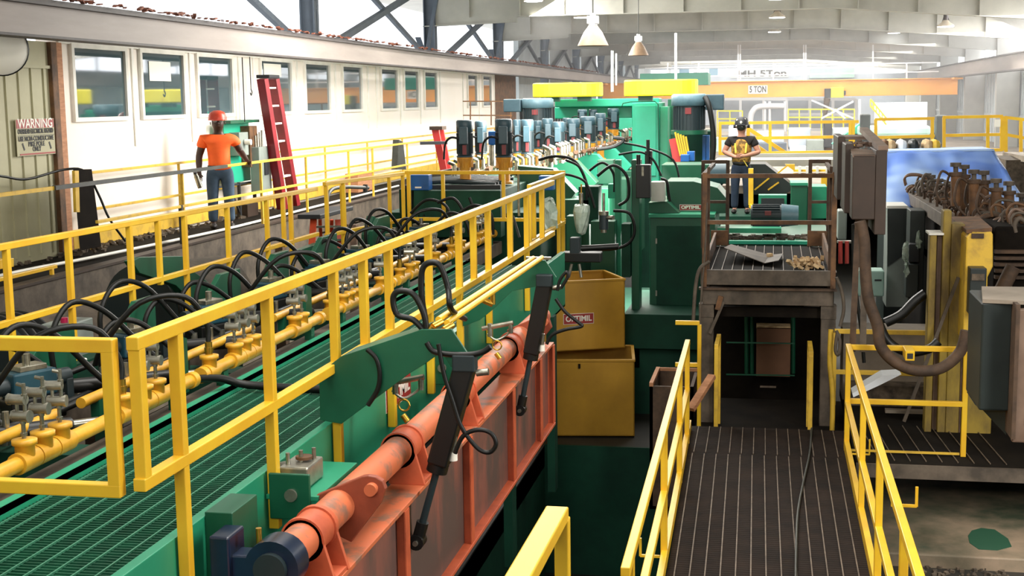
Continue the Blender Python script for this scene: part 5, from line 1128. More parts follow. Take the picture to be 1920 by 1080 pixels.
for k in range(60): q = at(random.uniform(1590, 1632), random.uniform(262, 272), Y=15.6); s = random.uniform(.02, .05); b.cbox((q.x, q.y+random.uniform(-.6, .3), q.z-.02), s, s, s*.5, rz=random.random()*3)
solo(b, 'bark_pile', 'brown_light', 'flat pile of bark fragments lying inside the top of the hopper boxes', 'bark', kind='stuff')
b = MB(); b.hexa([at(1603, 412, Y=14), at(1638, 412, Y=14), at(1638, 412, Y=14.4), at(1603, 412, Y=14.4), at(1603, 400, Y=14), at(1638, 400, Y=14), at(1638, 400, Y=14.4), at(1603, 400, Y=14.4)]); part(b, 'outlet_neck', 'rust', hp)
for i, (x0_, x1_, xb0, xb1, m) in enumerate(((1603, 1614, 1592, 1604, 'rust'), (1616, 1628, 1612, 1624, 'rust_grey'))):
    p = [at(x0_, 412, Y=14.2), at(x1_, 412, Y=14.2), at(x1_, 412, Y=14.35), at(x0_, 412, Y=14.35)]; q = [at(xb0, 660, Y=14.2), at(xb1, 660, Y=14.2), at(xb1, 660, Y=14.35), at(xb0, 660, Y=14.35)]
    part(MB().hexa(q+p), 'leg_plate', m, hp)
hose([(1612, 415), (1620, 450), (1622, 500), (1628, 560), (1645, 610), (1652, 650), (1680, 680), (1720, 695), (1765, 690), (1800, 660), (1812, 620)], 13.75, .058, 'thick brown suction hose curving down from the hopper behind the corner railing', 'suction_hose', 'rust')
hose([(1645, 600), (1665, 640), (1700, 660), (1740, 655), (1760, 640)], 14.6, .05, 'shorter black hose bending beneath the thick suction hose', 'suction_hose', 'black')
hose([(1600, 420), (1602, 520), (1615, 620), (1620, 680)], 14.9, .02, 'thin black cable falling behind the thick suction hose', 'drop_cable')
hose([(1660, 605), (1690, 590), (1715, 565), (1735, 550)], 15.2, .055, 'thick black hose rising to the yellow posts', 'suction_hose', 'black')
solo(MB().bar(at(1695, 790, Y=14.9), at(1797, 520, Y=14.9), .035), 'pry_bar', 'rust_grey', 'long steel bar leaning diagonally against the yellow posts', 'bar')
# ================================================================== GREY CABINETS AND OLD YELLOW MACHINE
t = thing('grey_cabinet', 'tall grey cabinet with a dark sloping upper half, behind the hopper', 'cabinet', at(1685, 570, Y=19))
part(rbox(1663, 390, 1705, 576, 19, .6), 'cabinet_body', 'cabinet_grey', t, bevel=.01); part(rbox(1663, 386, 1702, 391, 18.98, .7), 'cabinet_top', 'white', t)
b = MB(); b.prism([at(1664, 392, Y=18.97), at(1704, 392, Y=18.97), at(1704, 470, Y=18.97), at(1664, 500, Y=18.97)], (0, .02, 0)); part(b, 'dark_upper_panel', 'cabinet_dark', t)
t = thing('control_rack', 'dark control rack with torn pale rags, between the grey cabinet and yellow posts', 'control box', at(1720, 560, Y=17.6))
part(rbox(1705, 395, 1733, 560, 17.8, .5), 'rack_body', 'cabinet_dark', t, bevel=.01); part(rbox(1704, 458, 1724, 492, 17.6, .2), 'black_box', 'ink', t, bevel=.01); part(rbox(1699, 496, 1722, 558, 17.5, .3), 'lower_box', 'cabinet_dark', t, bevel=.01)
for c_, r_ in (((1698, 472), .07), ((1722, 450), .06), ((1700, 505), .05)): part(MB().ball(at(c_[0], c_[1], Y=17.5), r_, n=10, sz=1.8, sx=.6, sy=.4).crumple(.02), 'rag', 'plastic_bag', t)
t = thing('green_bin', 'pale green waste bin with a slot, between the hopper legs', 'bin', at(1640, 560, Y=18.5))
part(rbox(1605, 508, 1658, 556, 18.5, .4), 'bin_body', 'panel_green_pale', t, bevel=.02); part(rbox(1640, 524, 1653, 527, 18.49, .02), 'slot', 'ink', t)
t = thing('red_extinguishers', 'pair of red pipe fittings standing right of the brown stand', 'fitting', at(1582, 495, Y=19))
for px in (1576, 1588): part(MB().cyl(at(px, 494, Y=19), at(px, 452, Y=19), .028, n=12), 'red_body', 'valve_red', t); 
part(rbox(1570, 452, 1596, 456, 19, .1), 'bar', 'steel', t)
solo(rbox(1571, 395, 1588, 450, 20.5, .4), 'grey_duct', 'cabinet_grey', 'pale grey duct behind the right corner post of the brown stand', 'duct', bevel=.02)
ol = thing('old_headrig', 'old yellow and rusty machine with rows of vertical cylinders on the right', 'sawmill machine', (2.3, 17, .9))
# sloping side plank: from far (1683,352) to near (1775,412)
A0, A1 = at(1683, 353, X=2.0), at(1777, 412, X=2.0)
part(MB().bar(A0, A1, .16, .16), 'side_beam', 'rust_grey', ol, bevel=.006)
for k in range(9):
    q = A0.lerp(A1, (k+.5)/9); part(MB().cyl(q+Vector((0, 0, .06)), q+Vector((0, 0, .2)), .018, n=6).cyl(q+Vector((0, 0, .17)), q+Vector((0, 0, .2)), .04, n=6), 'bolt', 'rust', ol)
b = MB(); b.hexa([Vector((2.05, A0.y, 2.4)), Vector((5.2, A0.y, 2.4)), Vector((5.2, A1.y, 2.4)), Vector((2.05, A1.y, 2.4)), Vector((2.05, A0.y, A0.z-.1)), Vector((5.2, A0.y, A0.z-.1)), Vector((5.2, A1.y, A1.z-.1)), Vector((2.05, A1.y, A1.z-.1))]); part(b, 'bed', 'grime', ol)
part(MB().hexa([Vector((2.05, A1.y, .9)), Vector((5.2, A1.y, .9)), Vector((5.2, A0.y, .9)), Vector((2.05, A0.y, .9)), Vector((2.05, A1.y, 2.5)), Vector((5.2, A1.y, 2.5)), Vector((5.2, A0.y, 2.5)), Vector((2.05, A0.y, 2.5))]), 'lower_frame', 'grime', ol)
Yp = 15.0
for x0_, x1_, yt, m, d in ((1738, 1751, 440, 'yellow_old', .2), (1752, 1770, 440, 'brown_light', .2), (1763, 1778, 395, 'yellow_old', .25), (1778, 1803, 420, 'yellow_old', .3), (1803, 1810, 425, 'rust', .3)):
    part(rbox(x0_, yt, x1_, 830, Yp+(.1 if m == 'brown_light' else 0), d), 'upright_post', m, ol, bevel=.01)
part(rbox(1742, 437, 1770, 441, Yp-.02, .35), 'post_cap', 'white', ol)
b = MB(); b.prism([at(1805, 640, Y=14.6), at(1810, 500, Y=14.6), at(1812, 445, Y=14.6), at(1822, 432, Y=14.6), at(1858, 432, Y=14.6), at(1862, 440, Y=14.6), at(1862, 500, Y=14.6), at(1852, 520, Y=14.6), at(1850, 640, Y=14.6)], (0, .5, 0)); part(b, 'yellow_housing', 'yellow_worn', ol, bevel=.015)
b = MB(); b.prism([at(1780, 412, Y=16.2), at(1835, 412, Y=16.2), at(1860, 434, Y=14.6), at(1812, 438, Y=14.6)], (0, 0, .04)); part(b, 'dusty_top', 'rust_warm', ol)
part(rbox(1818, 503, 1849, 590, 14.4, .25), 'switch_box', 'cabinet_dark', ol, bevel=.01); part(rbox(1822, 514, 1846, 526, 14.38, .02), 'data_plate', 'rubble', ol); part(rbox(1822, 438, 1845, 447, 14.58, .02), 'dark_slot', 'rust', ol)
part(rbox(1800, 590, 1862, 830, 15.0, .5), 'pedestal', 'yellow_old', ol, bevel=.02)
part(rbox(1862, 425, 1990, 640, 15.4, 1), 'dark_body', 'grime', ol, bevel=.02)
for k in range(5): part(rbox(1866, 470+k*12, 1990, 476+k*12, 15.3, .1), 'body_rib', 'rust', ol)
part(MB().cyl(at(1855, 590, Y=15), at(1900, 500, Y=15), .08, n=12), 'thick_pipe', 'rust', ol)
# rusty vertical cylinders with hoses
cyls = [(1792, 17.2, 305, 372), (1808, 17.6, 309, 378), (1826, 17.0, 318, 388), (1845, 17.4, 320, 388), (1868, 16.8, 335, 398), (1892, 16.9, 340, 408), (1915, 17.4, 362, 420), (1740, 20.5, 325, 352), (1748, 20.3, 328, 356), (1762, 19.5, 335, 362), (1776, 19, 340, 370)]
for i, (px, Y, yt, yb) in enumerate(cyls):
    t = thing('rusty_cylinder', 'rusty upright cylinder on the old machine, %s from the tarpaulin side' % ordn[i], 'hydraulic cylinder', at(px, yb+10, Y=Y), 'rusty upright cylinders'); c = at(px, yb+14, Y=Y); tp = at(px, yt, Y=Y); s = .06 if Y < 18 else .045
    part(MB().cyl(c, c.lerp(tp, .72), s, n=14), 'barrel', 'rust_warm', t)
    part(MB().cyl(c.lerp(tp, .70), c.lerp(tp, .78), s*1.35, n=12), 'head', 'rust', t); part(MB().cyl(c.lerp(tp, .78), tp, s*.5, n=8).cyl(tp-Vector((0, 0, .05)), tp, s*1.1, n=6), 'rod', 'rust_grey', t)
    part(MB().tube([c.lerp(tp, .7)+Vector((-s, 0, 0)), c.lerp(tp, .7)+Vector((-s*3, -.05, .05)), c.lerp(tp, .3)+Vector((-s*4, -.12, 0)), c+Vector((-s*2, -.2, 0))], .016, n=6), 'hose', 'rust', t)
random.seed(31)
for i in range(64):
    px = random.uniform(1695, 1915); f = (px-1690)/215; py = 350+f*62+random.uniform(-22, 16); Y = 20.5-f*5+random.uniform(-.3, .3); L = random.uniform(14, 48)
    pts = [(px, py+14), (px-2, py), (px+L*.3, py-random.uniform(4, 14)), (px+L, py-2), (px+L+3, py+16)]
    hose(pts, Y, random.uniform(.012, .026), 'rusty bent pipe on top of the old machine among the upright cylinders', 'bent_pipe', random.choice(['rust_grey', 'rust_warm', 'rust_grey', 'brown_light']), group='rusty bent pipes of the old machine')
for i in range(34):
    px = random.uniform(1740, 1890); f = (px-1690)/215; py = 352+f*66+random.uniform(0, 24); Y = 20-f*4.6+random.uniform(-.4, .2); L = random.uniform(30, 90)
    hose([(px, py+16), (px+2, py+2), (px+L*.35, py-3), (px+L*.8, py+L*.14), (px+L, py+L*.2+12)], Y, random.uniform(.014, .03), 'long rusty pipe lying across the near part of the old machine top', 'long_pipe', random.choice(['rust_grey', 'rust', 'brown_light', 'rust_warm']), group='long rusty pipes on the old machine')
# dark enclosure at the right edge
t = thing('wall_enclosure', 'dark green electrical enclosure with a pale framed door at the right edge', 'electrical cabinet', (2.0, 11.2, 1.6))
Y = 11.0; a = at(1842, 568, Y=Y); c = at(1895, 568, Y=Y); zt = a.z; zb = at(1850, 770, Y=Y).z
x0_, x1_ = a.x, c.x+.02
part(MB().box(x0_, x1_, Y, Y+.75, zb, zt), 'enclosure_body', 'cabinet_dark', t, bevel=.015)
part(MB().prism([(x0_, Y+.2, zb), (x1_, Y+.1, zb), (x1_, Y+.1, zb-.22), (x0_+.05, Y+.2, zb-.03)], (0, .5, 0)), 'lower_slope', 'cabinet_dark', t)
part(MB().prism([(x0_, Y, zt), (x0_+.1, Y+.75, zt+.0), (x1_+.5, Y+.75, zt+.0), (x1_+.5, Y-.15, zt)], (0, 0, .03)), 'top_plate', 'concrete_pale', t)
zl = at(1895, 825, Y=Y-.1).z
part(MB().box(x1_, x1_+.6, Y-.18, Y-.1, zl, zt-.02), 'door_frame', 'brown_light', t, bevel=.01)
part(MB().box(x1_+.09, x1_+.55, Y-.19, Y-.18, zl+.15, zt-.2), 'door_panel', 'cabinet_grey', t)
part(MB().box(x1_-.01, x1_+.02, Y-.2, Y+.1, zl+.03, zt+.02), 'frame_edge', 'rust', t)
part(MB().box(x1_+.45, x1_+.6, Y+.4, Y+.6, .33, zb), 'mounting_post', 'cabinet_dark', t)
# lower shelf clutter behind the corner railing
solo(MB().prism([at(1598, 738, Y=15.2), at(1655, 704, Y=15.2), at(1690, 702, Y=15.2), at(1650, 722, Y=15.2), at(1600, 745, Y=15.2)], (0, .3, 0)), 'pale_plank', 'far_white', 'bright white plank lying behind the corner railing on the right landing', 'plank')
t = thing('grey_ledge', 'grey concrete ledge behind the corner railing', 'ledge', (1.6, 16.6, .9))
part(MB().box(.85, 2.6, 16.5, 17.2, .9, 1.75), 'ledge_body', 'concrete_pale', t); part(MB().box(.9, 2.4, 16.2, 16.5, .9, 1.15), 'step', 'rubble', t)
for i, yy in enumerate((770, 787)): part(rbox(1660, yy, 1758, yy+6, 15.6, .1), 'pale_rail', 'concrete_pale', t)
# tarpaulin
b = MB(); NX, NZ = 30, 14; random.seed(6)
TL, TR = at(1655, 284, Y=22), at(1863, 280, Y=22); BL, BR = at(1640, 395, Y=19.8), at(1935, 400, Y=20.3)
import mathutils
V_ = []
for j in range(NZ+1):
    for i in range(NX+1):
        u, v = i/NX, j/NZ; top = TL.lerp(TR, u); bot = BL.lerp(BR, u); p = top.lerp(bot, v)
        p.y += .22*math.sin(u*14+v*3)*v+.25*mathutils.noise.noise(Vector((u*7, v*4, 0)))*(.3+v); p.z += .10*mathutils.noise.noise(Vector((u*5, v*5, 4)))*v; V_.append(p)
F_ = [(j*(NX+1)+i, j*(NX+1)+i+1, (j+1)*(NX+1)+i+1, (j+1)*(NX+1)+i) for j in range(NZ) for i in range(NX)]
tp = root('tarpaulin', 'blue tarpaulin draped behind the old rusty machine on the right', 'tarpaulin', (0, 0, 0))
mb = MB(); mb.add(V_, F_, True); o = mb.build('tarp_sheet', 'tarp', tp); so_ = o.modifiers.new('solid', 'SOLIDIFY'); so_.thickness = .01
mb = MB(); mb.hexa([TL+Vector((0, -.05, -.02)), TR+Vector((0, -.05, -.02)), TR+Vector((0, 1.2, -.02)), TL+Vector((0, 1.2, -.02)), TL+Vector((0, -.05, 0)), TR+Vector((0, -.05, 0)), TR+Vector((0, 1.2, 0)), TL+Vector((0, 1.2, 0))]); mb.build('tarp_top', 'tarp_pale', tp)
solo(MB().box(TL.x+.1, TR.x-.1, 22.3, 24, 0, TL.z-.12), 'covered_machine', 'cabinet_dark', 'dark machine hidden beneath the blue tarpaulin', 'machine')
# platform edge right of the tarp
t = thing('grey_platform', 'grey weathered platform edge at the far right, below the bright yellow railing', 'platform', (4.5, 24, 0))
part(MB().hexa([at(1880, 285, Y=30), at(1960, 300, Y=22), at(1960, 312, Y=22), at(1880, 296, Y=30), at(1880, 285, Y=30)+Vector((.6, 0, 0)), at(1960, 300, Y=22)+Vector((.6, 0, 0)), at(1960, 312, Y=22)+Vector((.6, 0, 0)), at(1880, 296, Y=30)+Vector((.6, 0, 0))]), 'edge_beam', 'concrete_pale', t)
part(rbox(1885, 300, 1990, 395, 26, 2), 'side_wall', 'rubble', t)
# ================================================================== CRANE AND THE FAR END
YC = 67.0
x0, x1 = at(1130, 165, Y=YC).x, at(1795, 158, Y=YC).x
cr = thing('bridge_crane', 'orange bridge crane beam marked 5 TON, spanning the far hall', 'crane', ((x0+x1)/2, YC, 4.6))
zt, zb = at(1500, 152, Y=YC).z, at(1500, 180, Y=YC).z
part(MB().box(x0, x1, YC-.15, YC+.15, zb, zt).box(x0, x1, YC-.3, YC+.3, zb-.04, zb).box(x0, x1, YC-.3, YC+.3, zt, zt+.04), 'girder', 'crane_orange', cr, bevel=.01)
for x in (x0+.1, x1-.1): part(MB().box(x-.2, x+.2, YC-1.2, YC+1.2, zt-.05, 5.38), 'end_truck', 'crane_orange', cr, bevel=.02)
a = at(1421, 168, Y=YC-.2); part(MB().box(a.x-.46, a.x+.46, YC-.18, YC-.15, a.z-.2, a.z+.2), 'capacity_plate', 'sign_white', cr)
text_mesh('5 TON', .42, 'lettering', 'ink', cr, Vector((a.x, YC-.19, a.z))-cr.location, (math.pi/2, 0, 0), width=.8, extr=.004, bold=.012)
h = thing('crane_hoist', 'yellow hoist trolley with a dark motor hanging on the orange crane beam', 'hoist', at(1560, 180, Y=YC-.5))
part(rbox(1558, 164, 1582, 183, YC-.5, .35), 'hoist_box', 'yellow_lid', h, bevel=.02); part(rbox(1546, 166, 1558, 184, YC-.45, .3), 'hoist_motor', 'ink', h, bevel=.02)
part(rbox(1582, 170, 1586, 178, YC-.45, .3), 'hoist_cap', 'ink', h)
part(MB().cyl(at(1551, 184, Y=YC-.4), at(1546, 222, Y=YC-.4), .16, .08, n=8), 'cable_bundle', 'rust', h)
hr = thing('crane_railing', 'thin pale handrail standing on top of the orange crane beam', 'railing', (1.5, YC+.4, 5.3))
for y_ in (120, 137): part(MB().bar(at(1210, y_+8, Y=YC+.3), at(1760, y_-3, Y=YC+.3), .05), 'rail', 'far_white', hr)
for px in (1252, 1310, 1384, 1388, 1450, 1507, 1511, 1637, 1700): part(MB().bar(at(px, 152, Y=YC+.3), at(px, 84 if px in (1384, 1388, 1507, 1511, 1637) else 118, Y=YC+.3), .06), 'post', 'far_white', hr)
Y2 = 84; x0, x1 = at(1280, 140, Y=Y2).x, 8.4
c2 = thing('second_crane', 'pale grey second bridge crane with dark lettering, seen above the orange one', 'crane', (0, Y2, 5.2))
part(MB().box(-8.3, 8.3, Y2-.15, Y2+.15, 5.25, 5.9), 'girder', 'far_grey', c2, bevel=.01)
a = at(1424, 138, Y=Y2-.2); part(MB().box(a.x-1.75, a.x+1.75, Y2-.2, Y2-.15, a.z-.25, a.z+.25), 'sign_board', 'wall_sheet', c2)
text_mesh('MH 5Ton', .5, 'lettering', 'ink', c2, Vector((a.x+.15, Y2-.21, a.z))-c2.location, (math.pi/2, 0, 0), width=2.9, extr=.004, bold=.012)
a = at(1560, 136, Y=Y2-.3); part(rbox(1518, 128, 1602, 146, Y2-.4, .2), 'cab_window', 'panel_green_pale', c2)
# bright open doorway and pipework at the far end
struct(rbox(1650, 196, 1738, 232, 72, .2), 'window_12', 'lamp_glow') if False else None
t = thing('daylight_door', 'glaring white translucent roll door behind the green roller at the right', 'door', at(1694, 250, Y=60))
part(rbox(1640, 192, 1738, 253, 60, .2), 'door_sheet', 'door_glow', t, bevel=.02)
t = thing('far_roller', 'pale green machine roller with dark end bearings beneath the glaring door', 'sawmill machine', at(1690, 270, Y=45))
part(rbox(1610, 236, 1745, 256, 45, 1.2), 'roller_cover', 'panel_green_pale', t, bevel=.1)
part(rbox(1614, 214, 1632, 250, 44, .6), 'end_bearing', 'cabinet_dark', t, bevel=.04); part(rbox(1756, 216, 1774, 272, 44, .6), 'end_bearing', 'cabinet_dark', t, bevel=.04)
part(rbox(1600, 250, 1770, 300, 46, 1.5), 'machine_base', 'cabinet_dark', t)
b = MB(); b.prism([at(1560, 270, Y=46), at(1612, 232, Y=46), at(1614, 250, Y=46), at(1580, 275, Y=46)], (0, .8, 0)); part(b, 'sloped_guard', 'green_bright', t)
# far background machinery frames
def frame_thing(name, label, px0, py0, px1, py1, Y, m, cols, rows, w_=.12, back=None):
    t = thing(name, label, 'steel frame', at((px0+px1)/2, py1, Y=Y))
    for k in range(cols+1): px = px0+(px1-px0)*k/cols; part(MB().bar(at(px, py0, Y=Y), at(px, py1, Y=Y), w_), 'column', m, t)
    for k in range(rows+1): py = py0+(py1-py0)*k/rows; part(MB().bar(at(px0, py, Y=Y), at(px1, py, Y=Y), w_), 'beam', m, t)
    if back: part(rbox(px0, py0, px1, py1, Y+1.2, .1), 'back_panel', back, t)
    return t
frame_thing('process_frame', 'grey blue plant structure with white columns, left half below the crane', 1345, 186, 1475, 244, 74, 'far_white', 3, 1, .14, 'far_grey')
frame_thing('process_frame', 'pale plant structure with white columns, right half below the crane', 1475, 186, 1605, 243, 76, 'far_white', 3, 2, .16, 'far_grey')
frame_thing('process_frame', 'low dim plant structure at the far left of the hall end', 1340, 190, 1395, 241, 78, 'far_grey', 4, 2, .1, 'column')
t = thing('duct_arch', 'pale curved air duct arching inside the far plant structure', 'duct', at(1410, 285, Y=72))
part(MB().tube([at(1407, 247, Y=72), at(1407, 222, Y=72), at(1412, 208, Y=72), at(1425, 200, Y=72), at(1470, 199, Y=72)], .16, n=10), 'bent_duct', 'far_white', t)
for px in (1434, 1443, 1472): part(MB().cyl(at(px, 190, Y=72), at(px, 247, Y=72), .07, n=8), 'vertical_duct', 'far_white', t)
for (x_0, x_1, y_, Y, lb) in ((1345, 1392, 208, 60, 'small pale yellow railing at the left end of the far plant'), (1478, 1602, 205, 62, 'pale yellow railing in the middle of the far plant')):
    t = thing('far_railing', lb, 'railing', at(x_0, y_+20, Y=Y))
    for dy in (0, 15): part(MB().bar(at(x_0, y_+dy, Y=Y), at(x_1, y_+dy, Y=Y), .06), 'rail', 'yellow_lid', t)
    n_ = max(2, int((x_1-x_0)/20))
    for k in range(n_+1): part(MB().bar(at(x_0+(x_1-x_0)*k/n_, y_, Y=Y), at(x_0+(x_1-x_0)*k/n_, y_+24+26, Y=Y), .05), 'post', 'yellow_lid', t)
t = thing('far_stair', 'pale yellow stair flight climbing left below the crane hoist', 'stairs', at(1640, 232, Y=60))
for d in (0, 12): part(MB().bar(at(1632, 186+d, Y=60), at(1662, 222+d, Y=60), .08), 'stringer', 'yellow_lid', t)
for k in range(6): part(MB().bar(at(1632+k*5.5, 188+k*6.5, Y=60), at(1632+k*5.5, 200+k*6.5, Y=60), .05), 'baluster', 'yellow_lid', t)
part(MB().bar(at(1612, 186, Y=60), at(1612, 255, Y=60), .1), 'post', 'far_white', t)
t = thing('cross_truss', 'white crossed struts in front of the far plant structure', 'steel frame', at(1550, 232, Y=61))
for a_, b_ in (((1522, 188), (1600, 222)), ((1600, 190), (1540, 222)), ((1565, 205), (1585, 222))): part(MB().bar(at(*a_, Y=61), at(*b_, Y=61), .08), 'strut', 'far_white', t)
b = MB(); random.seed(14)
t = thing('far_machines', 'row of low grey and dark machines beyond the yellow railings', 'machinery', at(1450, 290, Y=50))
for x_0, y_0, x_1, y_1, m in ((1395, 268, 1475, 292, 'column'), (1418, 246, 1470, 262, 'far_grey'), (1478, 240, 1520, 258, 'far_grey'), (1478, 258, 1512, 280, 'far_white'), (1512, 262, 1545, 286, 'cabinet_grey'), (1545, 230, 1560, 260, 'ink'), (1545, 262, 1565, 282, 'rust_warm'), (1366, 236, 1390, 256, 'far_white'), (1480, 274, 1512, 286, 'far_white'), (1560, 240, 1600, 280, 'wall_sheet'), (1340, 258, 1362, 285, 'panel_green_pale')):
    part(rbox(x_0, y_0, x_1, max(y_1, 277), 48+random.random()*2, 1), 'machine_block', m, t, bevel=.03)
# bright yellow railings of the far platform
def far_rail(label, x_0, x_1, yt0, yt1, ym0, ym1, posts, Y=32, foot=303, w_=.07, yb=None):
    t = thing('guard_railing', label, 'railing', at(x_0, foot, Y=Y))
    part(MB().bar(at(x_0, yt0, Y=Y), at(x_1, yt1, Y=Y), w_), 'top_rail', 'yellow', t); part(MB().bar(at(x_0, ym0, Y=Y), at(x_1, ym1, Y=Y), w_), 'mid_rail', 'yellow', t)
    if yb: part(MB().bar(at(x_0, yb[0], Y=Y), at(x_1, yb[1], Y=Y), w_), 'toe_rail', 'yellow', t)
    for p in posts: part(MB().bar(at(p, yt0+(yt1-yt0)*(p-x_0)/(x_1-x_0), Y=Y), at(p, foot, Y=Y), w_), 'post', 'yellow', t)
far_rail('bright yellow railing behind the man in the vest', 1348, 1610, 231, 228, 260, 256, (1350, 1444, 1594, 1600), foot=290, yb=(288, 284))
far_rail('bright yellow railing left of the dark bearing, below the glaring door', 1640, 1752, 224, 222, 258, 255, (1642, 1748), foot=262)
far_rail('bright yellow railing above the right half of the blue tarpaulin', 1768, 1880, 220, 218, 254, 252, (1770, 1852, 1878, 1882), foot=282, yb=(281, 281))
t = far_rail('bright yellow railing running off the right edge of the picture', 1884, 1960, 220, 229, 252, 266, (1886, 1914, 1950), foot=290)
solo(rbox(1865, 224, 1876, 238, 31.9, .03), 'notice_plate', 'sign_white', 'small white plate fixed to the railing above the tarpaulin', 'sign')
t = thing('far_ramp', 'yellow sloping handrails behind the man in the vest', 'railing', at(1410, 285, Y=33))
for a_, b_ in (((1403, 241), (1472, 286)), ((1403, 262), (1436, 286))): part(MB().bar(at(*a_, Y=33), at(*b_, Y=33), .09), 'handrail', 'yellow', t)
part(MB().bar(at(1403, 240, Y=33), at(1403, 262, Y=33), .08), 'post', 'yellow', t)
solo(rbox(1340, 300, 1580, 312, 33, 1.5), 'far_platform', 'roof_steel', 'grey steel platform edge beneath the bright yellow far railings', 'platform')
for px, m in ((1660, 'rust_warm'), (1672, 'chips'), (1716, 'cabinet_dark'), (1742, 'chips'), (1756, 'yellow_worn'), (1693, 'far_white')):
    solo(rbox(px-9, 262, px+9, 288, 23, .6), 'machine_part', m, 'machine part in %s standing behind the blue tarpaulin' % {'rust_warm': 'rusty brown', 'cabinet_dark': 'dark grey', 'far_white': 'white', 'yellow_worn': 'worn yellow', 'chips': 'tan, left' if px < 1700 else 'tan, right'}[m], 'machine part', bevel=.08)
b = rbox(1130, 165, 1165, 186, 66.5, .3) if False else None
# ================================================================== PEOPLE
def skin_mesh(chains, name, m, parent, sub=2):
    """chains: lists of (x,y,z,rx,ry); the first point of later chains may be ('@', index) to attach"""
    vs = []; es = []; rs = []; idx = {}
    for ch in chains:
        prev = None
        for p in ch:
            if isinstance(p, str): prev = idx[p]; continue
            key = None
            if len(p) == 6: key = p[5]
            vs.append(p[:3]); rs.append((p[3], p[4])); i = len(vs)-1
            if key: idx[key] = i
            if prev is not None: es.append((prev, i))
            prev = i
    me = bpy.data.meshes.new(name); me.from_pydata(vs, es, [])
    o = bpy.data.objects.new(name, me); COL.objects.link(o)
    sk = o.modifiers.new('skin', 'SKIN'); sk.use_smooth_shade = True
    for i, r in enumerate(rs):
        d = me.skin_vertices[0].data[i]; d.radius = r; d.use_root = (i == 0)
    ss = o.modifiers.new('sub', 'SUBSURF'); ss.levels = sub; ss.render_levels = sub
    bpy.context.view_layer.update()
    dg = bpy.context.evaluated_depsgraph_get(); nm_ = bpy.data.meshes.new_from_object(o.evaluated_get(dg))
    bpy.data.objects.remove(o); bpy.data.meshes.remove(me)
    nm_.name = name; nm_.materials.clear(); nm_.materials.append(MATS[m])
    for p in nm_.polygons: p.use_smooth = True; p.material_index = 0
    q = bpy.data.objects.new(name, nm_); COL.objects.link(q); q.parent = parent
    return q
def hand(chs, wkey, w_, d, side, curl=.4):
    """palm and five fingers from wrist point w_ along direction d"""
    w_ = Vector(w_); d = Vector(d).normalized(); lat = d.cross(Vector((0, 1, .2))).normalized()*side; nrm = d.cross(lat).normalized()
    palm = w_+d*.055; chs.append([wkey, (*palm, .024, .034, wkey+'p')])
    for k, (off, L) in enumerate(((-.030, .062), (-.010, .072), (.010, .068), (.028, .052))):
        b = palm+lat*off+d*.03; b2 = b+d*L*.5+nrm*curl*.012; b3 = b+d*L+nrm*curl*.045
        chs.append([wkey+'p', (*b, .009, .009), (*b2, .008, .008), (*b3, .007, .007)])
    t = palm-lat*.03-d*.01; chs.append([wkey+'p', (*t, .011, .011), (*(t-lat*.02+d*.035), .009, .009)])
